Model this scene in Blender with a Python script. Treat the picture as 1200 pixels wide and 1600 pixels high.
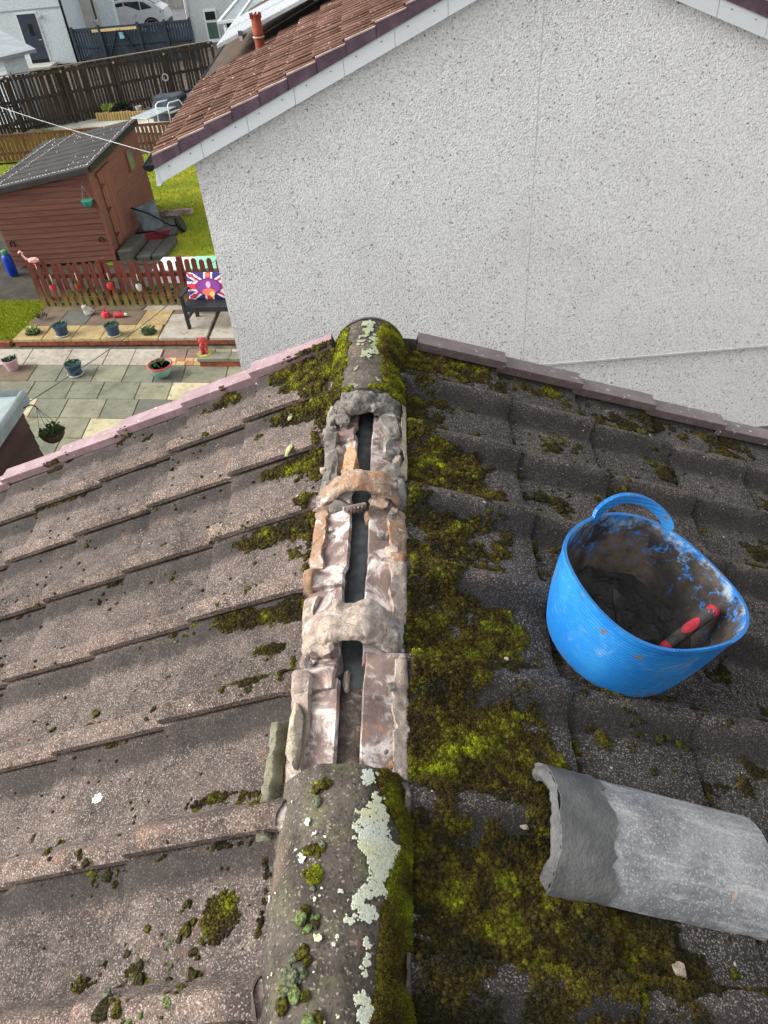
import bpy, bmesh, math, random
import numpy as np
from mathutils import Matrix, Vector

for o in list(bpy.data.objects): bpy.data.objects.remove(o)
SC = bpy.context.scene
COL = SC.collection
random.seed(7); rng = np.random.default_rng(11)
R = math.radians

# ------------------------------------------------------------------ camera
cam_d = bpy.data.cameras.new('camera'); cam = bpy.data.objects.new('camera', cam_d); COL.objects.link(cam)
cam_d.sensor_fit = 'VERTICAL'; cam_d.sensor_height = 24.0; cam_d.lens = 17.26
cam_d.clip_start = 0.05; cam_d.clip_end = 600
CM = [[0.99728752, -0.04556572, -0.05780463], [0.01299436, -0.66401165, 0.74760931], [-0.07244831, -0.74633256, -0.66161843]]
cam.matrix_world = Matrix([[CM[i][0], -CM[i][1], -CM[i][2], (0.18, 0.0, 1.233)[i]] for i in range(3)] + [[0, 0, 0, 1]])
SC.camera = cam

# ------------------------------------------------------------------ sky, sun, exposure (overcast day)
SUN_EL, SUN_AZ = R(34), R(-94)            # azimuth from +Y, negative = left of the view
W = bpy.data.worlds.new('World'); SC.world = W; W.use_nodes = True
nt = W.node_tree; nt.nodes.clear()
sky = nt.nodes.new('ShaderNodeTexSky'); sky.sky_type = 'NISHITA'; sky.sun_disc = False
sky.sun_elevation = SUN_EL; sky.sun_rotation = SUN_AZ; sky.air_density = 1.0; sky.dust_density = 3.0
hs = nt.nodes.new('ShaderNodeHueSaturation'); hs.inputs['Saturation'].default_value = 0.16
bg = nt.nodes.new('ShaderNodeBackground'); bg.inputs['Strength'].default_value = 0.14
wo = nt.nodes.new('ShaderNodeOutputWorld')
nt.links.new(sky.outputs[0], hs.inputs['Color']); nt.links.new(hs.outputs[0], bg.inputs[0]); nt.links.new(bg.outputs[0], wo.inputs[0])
sd = bpy.data.lights.new('sun', 'SUN'); sd.energy = 1.5; sd.angle = R(34); sd.color = (1.0, 0.965, 0.92)
sun = bpy.data.objects.new('sun', sd); COL.objects.link(sun)
dv = Vector((math.sin(SUN_AZ) * math.cos(SUN_EL), math.cos(SUN_AZ) * math.cos(SUN_EL), math.sin(SUN_EL)))
sun.rotation_euler = (-dv).to_track_quat('-Z', 'Y').to_euler(); sun.location = (-30, -15, 30)
vs = SC.view_settings; vs.view_transform = 'Standard'; vs.look = 'None'; vs.exposure = 1.03; vs.gamma = 1.0
SC.render.engine = 'CYCLES'

G = -4.8                                   # garden level; z = 0 is the top of our own ridge
SL = math.atan(0.39); CA, SA = math.cos(SL), math.sin(SL)   # roof pitch

# ------------------------------------------------------------------ helpers
def S(r, g, b):
    f = lambda c: ((c / 255 + 0.055) / 1.055) ** 2.4 if c > 10 else c / 255 / 12.92
    return (f(r), f(g), f(b), 1.0)

def vnoise(P, sc=1.0, seed=0):
    """value noise -1..1 for an (n,3) array"""
    P = np.asarray(P, float) * sc + seed * 17.31
    I = np.floor(P).astype(np.int64); F = P - I; F = F * F * (3 - 2 * F)
    def h(i, j, k):
        n = (i * 374761393 + j * 668265263 + k * 2147483647 + seed * 1013) & 0xffffffff
        n = ((n ^ (n >> 13)) * 1274126177) & 0xffffffff
        return ((n ^ (n >> 16)) & 0xffff) / 32767.5 - 1.0
    r = 0
    for a in (0, 1):
        for b in (0, 1):
            for c in (0, 1):
                w = (F[:, 0] if a else 1 - F[:, 0]) * (F[:, 1] if b else 1 - F[:, 1]) * (F[:, 2] if c else 1 - F[:, 2])
                r = r + w * h(I[:, 0] + a, I[:, 1] + b, I[:, 2] + c)
    return r
def fbm(P, sc, seed=0, octv=4, gain=.5):
    t = 0; a = 1.0
    for o in range(octv):
        t = t + a * vnoise(P, sc * 2 ** o, seed + o); a *= gain
    return t

class NT:
    def __init__(s, name):
        s.m = bpy.data.materials.new(name); s.m.use_nodes = True; s.t = s.m.node_tree; s.t.nodes.clear()
        s.out = s.n('ShaderNodeOutputMaterial'); s.b = s.n('ShaderNodeBsdfPrincipled'); s.l(s.b.outputs[0], s.out.inputs[0])
        s._pos = None
    def n(s, t): return s.t.nodes.new(t)
    def l(s, a, b): s.t.links.new(a, b)
    def pos(s, kind='pos'):
        if kind == 'obj': return s.n('ShaderNodeTexCoord').outputs['Object']
        if s._pos is None: s._pos = s.n('ShaderNodeNewGeometry').outputs['Position']
        return s._pos
    def math(s, op, a, b=None, clamp=False):
        m = s.n('ShaderNodeMath'); m.operation = op; m.use_clamp = clamp
        for i, v in enumerate((a, b)):
            if v is None: continue
            if isinstance(v, (int, float)): m.inputs[i].default_value = v
            else: s.l(v, m.inputs[i])
        return m.outputs[0]
    def scalev(s, vec, sc):
        m = s.n('ShaderNodeVectorMath'); m.operation = 'MULTIPLY'; s.l(vec, m.inputs[0]); m.inputs[1].default_value = sc; return m.outputs[0]
    def noise(s, sc, det=3, rough=.55, vec=None, dist=0):
        n = s.n('ShaderNodeTexNoise'); n.inputs['Scale'].default_value = sc; n.inputs['Detail'].default_value = det
        n.inputs['Roughness'].default_value = rough; n.inputs['Distortion'].default_value = dist
        s.l(vec if vec is not None else s.pos(), n.inputs['Vector']); return n.outputs['Fac']
    def vor(s, sc, out='Distance', vec=None, feat='F1'):
        n = s.n('ShaderNodeTexVoronoi'); n.feature = feat; n.inputs['Scale'].default_value = sc
        s.l(vec if vec is not None else s.pos(), n.inputs['Vector']); return n.outputs[out]
    def ramp(s, fac, lo, hi):
        m = s.n('ShaderNodeMapRange'); m.inputs[1].default_value = lo; m.inputs[2].default_value = hi; m.clamp = True
        m.interpolation_type = 'SMOOTHSTEP'
        s.l(fac, m.inputs[0]); return m.outputs[0]
    def mix(s, fac, a, b, op='MIX'):
        m = s.n('ShaderNodeMix'); m.data_type = 'RGBA'; m.blend_type = op
        for i, v in ((0, fac), (6, a), (7, b)):
            if isinstance(v, (int, float)): m.inputs[i].default_value = v
            elif isinstance(v, tuple): m.inputs[i].default_value = v
            else: s.l(v, m.inputs[i])
        return m.outputs[2]
    def bump(s, h, strength=.5, dist=.01, prev=None):
        b = s.n('ShaderNodeBump'); b.inputs['Strength'].default_value = strength; b.inputs['Distance'].default_value = dist
        s.l(h, b.inputs['Height'])
        if prev is not None: s.l(prev, b.inputs['Normal'])
        return b.outputs[0]
    def done(s, col, rough=.85, nrm=None, spec=.3, **kw):
        if isinstance(col, tuple): s.b.inputs['Base Color'].default_value = col
        else: s.l(col, s.b.inputs['Base Color'])
        if isinstance(rough, (int, float)): s.b.inputs['Roughness'].default_value = rough
        else: s.l(rough, s.b.inputs['Roughness'])
        s.b.inputs['Specular IOR Level'].default_value = spec
        if nrm is not None: s.l(nrm, s.b.inputs['Normal'])
        for k, v in kw.items(): s.b.inputs[k.replace('_', ' ')].default_value = v
        return s.m

def simple(name, col, col2=None, sc=6, rough=.8, bsc=None, bst=.3, bd=.004, spec=.3, lo=.35, hi=.65, kind='pos', **kw):
    t = NT(name); p = t.pos(kind); c = col
    if col2 is not None: c = t.mix(t.ramp(t.noise(sc, 5, .6, p), lo, hi), col, col2)
    n = t.bump(t.noise(bsc, 4, .6, p), bst, bd) if bsc else None
    return t.done(c, rough, n, spec, **kw)

WM = {}                                     # world matrix of every parent
def tagp(o, label=None, cat=None, group=None, kind=None):
    if label: o['label'] = label
    if cat: o['category'] = cat
    if group: o['group'] = group
    if kind: o['kind'] = kind
    return o
def link(o, parent=None):
    COL.objects.link(o)
    if parent is not None: o.parent = parent
    return o
def empty(name, loc=(0, 0, 0), rz=0, label=None, cat=None, group=None):
    o = bpy.data.objects.new(name, None); link(o); o.location = loc; o.rotation_euler = (0, 0, rz); o.empty_display_size = .1
    WM[o] = Matrix.Translation(loc) @ Matrix.Rotation(rz, 4, 'Z')
    return tagp(o, label, cat, group)

class MB:
    """collects shapes, builds ONE mesh object"""
    def __init__(s): s.v = []; s.f = []; s.mi = []; s.cur = 0; s.M = Matrix.Identity(4)
    def add(s, vs_, fs_):
        o = len(s.v); M = s.M
        s.v += [tuple(M @ Vector(v)) for v in vs_]; s.f += [tuple(o + i for i in f) for f in fs_]; s.mi += [s.cur] * len(fs_); return s
    def box(s, c, sz, rz=0, ry=0, rx=0, taper=1.0, b=0):
        hx, hy, hz = [k / 2 for k in sz]
        if b and b < min(hx, hy, hz):
            vs_ = []
            for (x0, y0, z0) in ((hx - b, hy - b, hz), (hx - b, hy, hz - b), (hx, hy - b, hz - b)):
                for sz_ in (-1, 1):
                    for sy in (-1, 1):
                        for sx in (-1, 1): vs_.append((sx * x0, sy * y0, sz_ * z0))
            bm = bmesh.new(); [bm.verts.new(v) for v in vs_]; bmesh.ops.convex_hull(bm, input=bm.verts)
            bm.verts.index_update(); vv = [v.co.copy() for v in bm.verts]; ff = [[v.index for v in f.verts] for f in bm.faces]; bm.free()
        else:
            vv = [Vector((sx * hx * (taper if sz_ > 0 else 1), sy * hy * (taper if sz_ > 0 else 1), sz_ * hz)) for sz_ in (-1, 1) for sy in (-1, 1) for sx in (-1, 1)]
            ff = [(0, 2, 3, 1), (4, 5, 7, 6), (0, 1, 5, 4), (2, 6, 7, 3), (0, 4, 6, 2), (1, 3, 7, 5)]
        Mr = Matrix.Translation(c) @ Matrix.Rotation(rz, 4, 'Z') @ Matrix.Rotation(ry, 4, 'Y') @ Matrix.Rotation(rx, 4, 'X')
        return s.add([Mr @ v for v in vv], ff)
    def bar(s, a, b, w, h, up=(0, 0, 1)):
        a, b = Vector(a), Vector(b); d = (b - a); L = d.length; d.normalize()
        u = Vector(up); sx = d.cross(u)
        if sx.length < 1e-4: sx = d.cross(Vector((1, 0, 0)))
        sx.normalize(); u = sx.cross(d)
        vs_ = [p + sx * (i * w / 2) + u * (j * h / 2) for p in (a, b) for j in (-1, 1) for i in (-1, 1)]
        return s.add(vs_, [(0, 1, 3, 2), (4, 6, 7, 5), (0, 4, 5, 1), (2, 3, 7, 6), (0, 2, 6, 4), (1, 5, 7, 3)])
    def tube(s, pts, r, n=8, close=True):
        pts = [Vector(p) for p in pts]; rs = r if isinstance(r, (list, tuple)) else [r] * len(pts); vs_ = []; pu = None
        for i, p in enumerate(pts):
            d = (pts[min(i + 1, len(pts) - 1)] - pts[max(i - 1, 0)]).normalized()
            if pu is None: pu = d.orthogonal().normalized()
            u = (pu - d * pu.dot(d)).normalized(); pu = u; w = d.cross(u)
            vs_ += [p + (u * math.cos(2 * math.pi * k / n) + w * math.sin(2 * math.pi * k / n)) * rs[i] for k in range(n)]
        fs_ = [(i * n + k, i * n + (k + 1) % n, (i + 1) * n + (k + 1) % n, (i + 1) * n + k) for i in range(len(pts) - 1) for k in range(n)]
        if close: fs_ += [tuple(range(n - 1, -1, -1)), tuple((len(pts) - 1) * n + k for k in range(n))]
        return s.add(vs_, fs_)
    def lathe(s, prof, c=(0, 0, 0), n=20, squash=1.0):
        vs_ = [(c[0] + r * math.cos(2 * math.pi * k / n), c[1] + r * squash * math.sin(2 * math.pi * k / n), c[2] + z) for r, z in prof for k in range(n)]
        fs_ = [(i * n + k, i * n + (k + 1) % n, (i + 1) * n + (k + 1) % n, (i + 1) * n + k) for i in range(len(prof) - 1) for k in range(n)]
        fs_ += [tuple(range(n - 1, -1, -1)), tuple((len(prof) - 1) * n + k for k in range(n))]
        return s.add(vs_, fs_)
    def prism(s, poly, vec):
        n = len(poly); vec = Vector(vec); vs_ = [Vector(p) for p in poly] + [Vector(p) + vec for p in poly]
        fs_ = [tuple(range(n - 1, -1, -1)), tuple(range(n, 2 * n))] + [(i, (i + 1) % n, n + (i + 1) % n, n + i) for i in range(n)]
        return s.add(vs_, fs_)
    def blob(s, c, sz, seed=0, amp=.25, fr=2.5, sub=3, flat=None, octv=4):
        bm = bmesh.new(); bmesh.ops.create_icosphere(bm, subdivisions=sub, radius=1.0)
        P = np.array([v.co[:] for v in bm.verts]); fs_ = [[v.index for v in f.verts] for f in bm.faces]; bm.free()
        # boxy rounding so that it reads as broken mortar rather than a ball
        P2 = np.sign(P) * np.abs(P) ** .75; d = 1 + amp * fbm(P + seed * 3.7, fr * .5, seed, octv)
        P2 = P2 * d[:, None]
        if sub >= 3 and amp > .2:                # broken flat faces
            rr0 = np.random.default_rng(seed)
            for _ in range(7):
                n0 = rr0.normal(size=3); n0 /= np.linalg.norm(n0); e_ = P2 @ n0 - rr0.uniform(.55, .85); P2 = P2 - np.maximum(e_, 0)[:, None] * n0 * .92
        if flat is not None: P2[:, 2] = np.maximum(P2[:, 2], flat)
        return s.add([(c[0] + p[0] * sz[0], c[1] + p[1] * sz[1], c[2] + p[2] * sz[2]) for p in P2], fs_)
    def grid(s, P, nu, nv, wrapv=False):
        """P is an (nu*nv,3) list, v fastest"""
        fs_ = []
        for i in range(nu - 1):
            for j in range(nv - (0 if wrapv else 1)):
                j2 = (j + 1) % nv
                fs_.append((i * nv + j, i * nv + j2, (i + 1) * nv + j2, (i + 1) * nv + j))
        return s.add([tuple(p) for p in P], fs_)
    def build(s, name, mat, parent=None, local=False, smooth=False, angle=None):
        v = s.v
        if parent is not None and not local:
            Mi = WM[parent].inverted(); v = [tuple(Mi @ Vector(p)) for p in v]
        me = bpy.data.meshes.new(name); me.from_pydata(v, [], s.f); me.validate()
        ms = mat if isinstance(mat, (list, tuple)) else [mat]
        for m in ms: me.materials.append(m)
        if len(ms) > 1 and len(me.polygons) == len(s.mi): me.polygons.foreach_set('material_index', s.mi)
        bm = bmesh.new(); bm.from_mesh(me); bmesh.ops.recalc_face_normals(bm, faces=bm.faces); bm.to_mesh(me); bm.free()
        if smooth: me.polygons.foreach_set('use_smooth', [True] * len(me.polygons))
        if angle: me.set_sharp_from_angle(angle=R(angle))
        o = bpy.data.objects.new(name, me); link(o, parent)
        WM[o] = WM[parent].copy() if parent is not None else Matrix.Identity(4)
        return o

def raw_mesh(name, V, F, mat, cols=None, smooth=False, parent=None):
    """big numpy triangle mesh; V world (n,3), F (m,3)"""
    if parent is not None:
        Mi = np.array(WM[parent].inverted()); V = V @ Mi[:3, :3].T + Mi[:3, 3]
    me = bpy.data.meshes.new(name); me.vertices.add(len(V)); me.vertices.foreach_set('co', np.ascontiguousarray(V, dtype=np.float32).ravel())
    me.loops.add(F.size); me.loops.foreach_set('vertex_index', np.ascontiguousarray(F, dtype=np.int32).ravel())
    me.polygons.add(len(F)); me.polygons.foreach_set('loop_start', np.arange(0, F.size, 3, dtype=np.int32))
    me.update(calc_edges=True)
    if cols is not None:
        a = me.color_attributes.new('col', 'FLOAT_COLOR', 'POINT')
        a.data.foreach_set('color', np.ascontiguousarray(np.c_[cols, np.ones(len(cols))], dtype=np.float32).ravel())
    if smooth: me.polygons.foreach_set('use_smooth', np.ones(len(F), dtype=bool))
    me.materials.append(mat); o = bpy.data.objects.new(name, me); link(o, parent)
    WM[o] = WM[parent].copy() if parent is not None else Matrix.Identity(4)
    return o
def inst(src, parent=None, loc=None, rot=None, scale=None, name=None, mat=None):
    o = src.copy() if not name else bpy.data.objects.new(name, src.data)
    link(o, parent)
    if parent is not None: o.parent = parent
    if loc is not None: o.location = loc
    if rot is not None: o.rotation_euler = rot
    if scale is not None: o.scale = scale
    if mat is not None:
        o.material_slots[0].link = 'OBJECT'; o.material_slots[0].material = mat
    return o
def copy_tree(o, parent=None):
    c = o.copy(); COL.objects.link(c); c.parent = parent
    for ch in list(o.children): copy_tree(ch, c)
    return c
# ------------------------------------------------------------------ materials
def tile_mat(name, light, mid, dark, pinkish, green, stain_shade, fresh=True):
    t = NT(name)
    big = t.noise(3.2, 5, .62); med = t.noise(17, 5, .65); fine = t.noise(330, 2, .6)
    c = t.mix(t.ramp(t.noise(3.2, 6, .72), .26, .60), dark, mid)
    c = t.mix(t.math('MULTIPLY', t.ramp(med, .38, .72), .8), c, light)
    c = t.mix(t.math('MULTIPLY', t.ramp(t.noise(9, 4, .6), .60, .70), .55), c, pinkish)
    c = t.mix(t.math('MULTIPLY', t.ramp(t.noise(5.5, 6, .7), .50, .68), .62), c, green)
    # exposed aggregate: pale and dark grains
    g = t.vor(430, 'Color'); sep = t.n('ShaderNodeSeparateColor'); t.l(g, sep.inputs[0])
    c = t.mix(t.math('MULTIPLY', t.ramp(sep.outputs[0], .68, .95), .42), c, S(190, 180, 171))
    c = t.mix(t.math('MULTIPLY', t.ramp(sep.outputs[1], .58, .90), .66), c, S(36, 32, 30))
    g2 = t.vor(85, 'Distance'); c = t.mix(t.ramp(t.math('ADD', g2, t.math('MULTIPLY', t.noise(30, 2), .25)), .17, .14), c, S(186, 180, 170))
    oi = t.n('ShaderNodeObjectInfo'); v = t.math('ADD', t.math('MULTIPLY', oi.outputs['Random'], .34), .83)
    cb = t.n('ShaderNodeCombineColor'); [t.l(v, cb.inputs[i]) for i in range(3)]
    c = t.mix(1.0, c, cb.outputs[0], 'MULTIPLY')
    # dark noise-broken band on flanks facing us: algae, with roll shade painted in
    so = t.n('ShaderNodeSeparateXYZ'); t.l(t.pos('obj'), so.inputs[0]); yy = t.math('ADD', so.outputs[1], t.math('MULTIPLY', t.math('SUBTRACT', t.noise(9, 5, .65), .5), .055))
    band_k = t.math('MULTIPLY', t.ramp(yy, stain_shade[0] - .01, stain_shade[0] + .02), t.ramp(yy, stain_shade[1] + .018, stain_shade[1] - .018))
    band_k = t.math('MULTIPLY', band_k, t.math('MULTIPLY', t.ramp(t.noise(6, 5, .6), .12, .50), .74))
    c = t.mix(band_k, c, S(44, 41, 40))
    # paler roll tops: worn aggregate plus a lit tone mixed into the colour
    roll_lit = t.math('MULTIPLY', t.ramp(yy, -.082, -.050), t.math('MULTIPLY', t.ramp(t.noise(8, 5, .6), .25, .65), .50 if stain_shade[0] < -.2 else .22)); c = t.mix(t.math('MULTIPLY', roll_lit, 1.6, True), c, t.mix(1.0, c, (1.62, 1.50, 1.42, 1.0), 'MULTIPLY'))
    rough = .92
    if fresh:                               # unweathered heads that lay under the ridge tiles
        sx = t.n('ShaderNodeSeparateXYZ'); t.l(t.pos(), sx.inputs[0])
        ax = t.math('ADD', t.math('ABSOLUTE', sx.outputs[0]), t.math('MULTIPLY', t.math('SUBTRACT', t.noise(28, 4, .6), .5), .03))
        fc = t.mix(t.ramp(t.noise(20, 5, .6), .4, .65), S(136, 117, 110), S(114, 97, 92))
        fc = t.mix(t.ramp(t.noise(13, 6, .7, dist=.8), .45, .62), fc, S(214, 203, 196))
        fc = t.mix(t.math('MULTIPLY', t.ramp(t.noise(21, 4, .6), .58, .68), .6), fc, S(170, 128, 100))
        c = t.mix(t.ramp(ax, .121, .113), c, fc)
    h = t.math('ADD', t.math('MULTIPLY', fine, .6), t.math('MULTIPLY', t.noise(120, 4, .65), 1.0))
    n = t.bump(h, .55, .0035); n = t.bump(t.noise(26, 3, .6), .35, .008, n)
    return t.done(c, rough, n, .25)
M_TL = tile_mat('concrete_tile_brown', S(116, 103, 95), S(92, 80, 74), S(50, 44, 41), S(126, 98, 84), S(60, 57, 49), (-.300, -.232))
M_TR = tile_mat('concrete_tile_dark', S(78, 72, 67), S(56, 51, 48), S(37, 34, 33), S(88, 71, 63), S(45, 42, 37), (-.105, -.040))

def ridge_mat(name):
    t = NT(name)
    c = t.mix(t.ramp(t.noise(6, 5, .65), .38, .62), S(66, 60, 54), S(98, 90, 82))
    c = t.mix(t.math('MULTIPLY', t.ramp(t.noise(11, 5, .65), .48, .66), .7), c, S(104, 102, 76))
    c = t.mix(t.math('MULTIPLY', t.ramp(t.noise(7, 5, .6), .56, .68), .6), c, S(118, 96, 84))
    g = t.vor(290, 'Color'); sep = t.n('ShaderNodeSeparateColor'); t.l(g, sep.inputs[0])
    c = t.mix(t.math('MULTIPLY', t.ramp(sep.outputs[0], .88, .99), .45), c, S(176, 168, 156))
    c = t.mix(t.math('MULTIPLY', t.ramp(sep.outputs[1], .70, .97), .5), c, S(34, 30, 28))
    n = t.bump(t.noise(260, 3, .7), .6, .003); n = t.bump(t.noise(40, 3), .3, .006, n)
    return t.done(c, .93, n, .2)
M_RIDGE = ridge_mat('weathered_ridge_tile')

def mortar_mat(name, a, b, c3, white=.5, sc=9, orange=None):
    t = NT(name)
    c = t.mix(t.ramp(t.noise(sc * 2.5, 6, .65), .38, .62), a, b)
    c = t.mix(t.math('MULTIPLY', t.ramp(t.noise(sc * 3.2, 5, .6), .52, .64), .8), c, c3)
    if orange: c = t.mix(t.math('MULTIPLY', t.ramp(t.noise(sc * 1.8, 5, .6), .44, .60), .85), c, orange)
    c = t.mix(t.math('MULTIPLY', t.ramp(t.noise(sc * 1.9, 7, .7, dist=1.2), .55, .66), white), c, S(226, 220, 212))
    c = t.mix(t.ramp(t.vor(160), .16, .10), c, S(70, 60, 54))
    cv = t.n('ShaderNodeVectorMath'); cv.operation = 'ADD'; t.l(t.pos(), cv.inputs[0]); nz = t.n('ShaderNodeTexNoise'); nz.inputs['Scale'].default_value = 40; t.l(t.pos(), nz.inputs['Vector']); sc_ = t.scalev(nz.outputs['Color'], (.02, .02, .02)); t.l(sc_, cv.inputs[1])
    ed = t.vor(15, 'Distance', cv.outputs[0], 'DISTANCE_TO_EDGE'); c = t.mix(t.math('MULTIPLY', t.math('MULTIPLY', t.ramp(ed, .016, .004), t.ramp(t.noise(18, 3), .48, .60)), .7), c, S(60, 50, 45))
    n = t.bump(t.noise(240, 4, .75), .9, .004); n = t.bump(t.noise(70, 5, .7), .8, .010, n)
    return t.done(c, .95, n, .15)
M_MORT = mortar_mat('old_mortar', S(196, 180, 165), S(170, 153, 141), S(142, 124, 114), .95)
M_MORT_O = mortar_mat('rusty_old_mortar', S(186, 162, 140), S(164, 140, 122), S(126, 108, 98), .85, 9, S(168, 128, 98))
M_MORT_G = mortar_mat('grey_old_mortar', S(148, 142, 134), S(120, 114, 108), S(98, 92, 88), .55)
M_BRICK = mortar_mat('brick_chip', S(226, 188, 150), S(206, 160, 118), S(164, 110, 72), .3)
M_CREAM = mortar_mat('cream_mortar', S(206, 194, 172), S(180, 166, 146), S(150, 136, 118), .5)
M_DIRT = mortar_mat('mortar_dust', S(110, 98, 90), S(88, 78, 72), S(132, 122, 114), .25, 14)
M_FELT = simple('roofing_felt', S(88, 92, 92), S(68, 71, 72), 30, .75, 300, .3, .001)
M_WET = simple('wet_mortar', S(104, 104, 102), S(86, 86, 85), 18, .62, 140, .8, .004, .35)
M_WETD = simple('dark_wet_mortar', S(58, 54, 50), S(40, 38, 36), 20, .55, 90, .9, .008, .4)

def loose_mat():
    t = NT('dusty_grey_ridge_tile')
    c = t.mix(t.ramp(t.noise(7, 6, .7), .36, .64), S(118, 119, 122), S(160, 160, 160))
    sx = t.scalev(t.pos('obj'), (5, 40, 40)); c = t.mix(t.math('MULTIPLY', t.ramp(t.noise(1.2, 6, .75, sx), .50, .68), .75), c, S(188, 188, 187))
    c = t.mix(t.math('MULTIPLY', t.ramp(t.noise(16, 5, .7), .60, .70), .6), c, S(112, 114, 122))
    c = t.mix(t.math('MULTIPLY', t.ramp(t.noise(24, 4, .6), .665, .70), .8), c, S(196, 160, 140))
    g = t.vor(330, 'Color'); sep = t.n('ShaderNodeSeparateColor'); t.l(g, sep.inputs[0]); c = t.mix(t.math('MULTIPLY', t.ramp(sep.outputs[0], .70, .98), .45), c, S(96, 98, 102)); c = t.mix(t.math('MULTIPLY', t.ramp(sep.outputs[1], .78, .98), .4), c, S(214, 214, 212))
    c = t.mix(t.math('MULTIPLY', t.ramp(t.noise(5, 4, .6), .58, .66), .5), c, S(112, 112, 114))
    n = t.bump(t.noise(260, 4, .75), .7, .003)
    return t.done(c, .85, n, .2)
M_LOOSE = loose_mat()

def moss_mat(name):
    t = NT(name); a = t.n('ShaderNodeAttribute'); a.attribute_name = 'col'
    v = t.ramp(t.noise(420, 2, .6), .25, .75)
    c = t.mix(t.math('MULTIPLY', v, .45), a.outputs['Color'], S(28, 24, 8))
    t.b.inputs['Subsurface Weight'].default_value = 0.0
    return t.done(c, .95, None, .12)
M_MOSS = moss_mat('moss')
M_CUSH = [simple('moss_cushion_' + n_, a, b, 190, .95, 420, 1.0, .006, .1, .38, .62) for n_, a, b in
          (('grey', S(134, 138, 116), S(84, 88, 62)), ('olive', S(104, 100, 40), S(52, 46, 22)), ('dark', S(80, 76, 48), S(44, 38, 26)), ('sage', S(142, 160, 108), S(88, 100, 44)))]
M_LICH = None
def lich():
    t = NT('lichen'); a = t.n('ShaderNodeAttribute'); a.attribute_name = 'col'
    c = t.mix(t.math('MULTIPLY', t.ramp(t.noise(300, 3, .6), .45, .7), .35), a.outputs['Color'], S(120, 122, 96))
    return t.done(c, .95, t.bump(t.noise(500, 3, .6), .8, .002), .1)
M_LICH = lich()
def verge_mat(name, a, b):
    t = NT(name); c = t.mix(t.ramp(t.noise(14, 5, .65), .42, .66), a, b)
    c = t.mix(t.ramp(t.noise(46, 4, .7), .63, .68), c, S(226, 214, 214))
    return t.done(c, .38, t.bump(t.noise(60, 3), .12, .002), .45)
M_VL = verge_mat('sheen_mauve_plastic', S(146, 120, 123), S(166, 140, 143))  # same plastic as the right caps, with sky sheen painted into the colour
M_VR = verge_mat('brown_mauve_plastic', S(94, 82, 80), S(114, 100, 98))
M_NAIL = simple('dull_metal', S(120, 122, 124), None, rough=.4, Metallic=.9)

def dash_mat(name, base, grey, dark, sc=46):
    t = NT(name)
    p = t.pos()
    big = t.noise(.55, 4, .6); med = t.noise(3.5, 4, .6)
    thr = t.math('ADD', t.math('MULTIPLY', t.math('SUBTRACT', big, .5), .06), t.math('MULTIPLY', t.math('SUBTRACT', med, .5), .07))
    f = t.math('ADD', t.noise(sc, 3, .62), thr)
    c = t.mix(t.ramp(f, .44, .60), base, grey)
    c = t.mix(t.ramp(t.math('ADD', t.noise(sc * .8, 3, .7), thr), .605, .665), c, dark)
    c = t.mix(t.math('MULTIPLY', t.ramp(t.noise(1.1, 4, .6), .45, .75), .16), c, S(200, 197, 186))
    h = t.math('ADD', t.math('MULTIPLY', f, -1.0), t.math('MULTIPLY', t.vor(sc * 1.4), .5))
    return t.done(c, .9, t.bump(h, .8, .02), .2)
M_DASH = dash_mat('white_roughcast', S(250, 249, 246), S(226, 224, 220), S(120, 117, 113))
M_DASH2 = dash_mat('pale_roughcast', S(206, 214, 216), S(186, 192, 194), S(150, 152, 152), 30)

# ------------------------------------------------------------------ ground sheet
def sheet(name, poly, z, mat, kind='structure', thick=0.0):
    m = MB(); 
    if thick: m.prism([(x, y, z - thick) for x, y in poly], (0, 0, thick))
    else: m.add([(x, y, z) for x, y in poly], [tuple(range(len(poly)))])
    o = m.build(name, mat); tagp(o, kind=kind); return o
M_SOIL = simple('soil', S(96, 88, 78), S(70, 64, 58), 3, .95, 30, .6, .03)
sheet('ground', [(-300, -300), (300, -300), (300, 300), (-300, 300)], G - .06, M_SOIL)

# ------------------------------------------------------------------ our house: gable walls and two slopes of concrete tiles
YV = 2.43                                   # verge (far gable)
Z0 = -0.06                                  # where the tile troughs would meet at the ridge
house = empty('house', (0, 0, G), 0, 'house we look down on, its mossy brown tiled roof under repair at the ridge', 'house')
m = MB(); hw = 3.3
m.prism([(-hw, -5.5, G - .05), (hw, -5.5, G - .05), (hw, -5.5, Z0 - .12 - hw * .39), (0, -5.5, Z0 - .12), (-hw, -5.5, Z0 - .12 - hw * .39)], (0, 5.5 + YV - .10, 0))
m.build('wall', M_DASH2, house)

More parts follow.
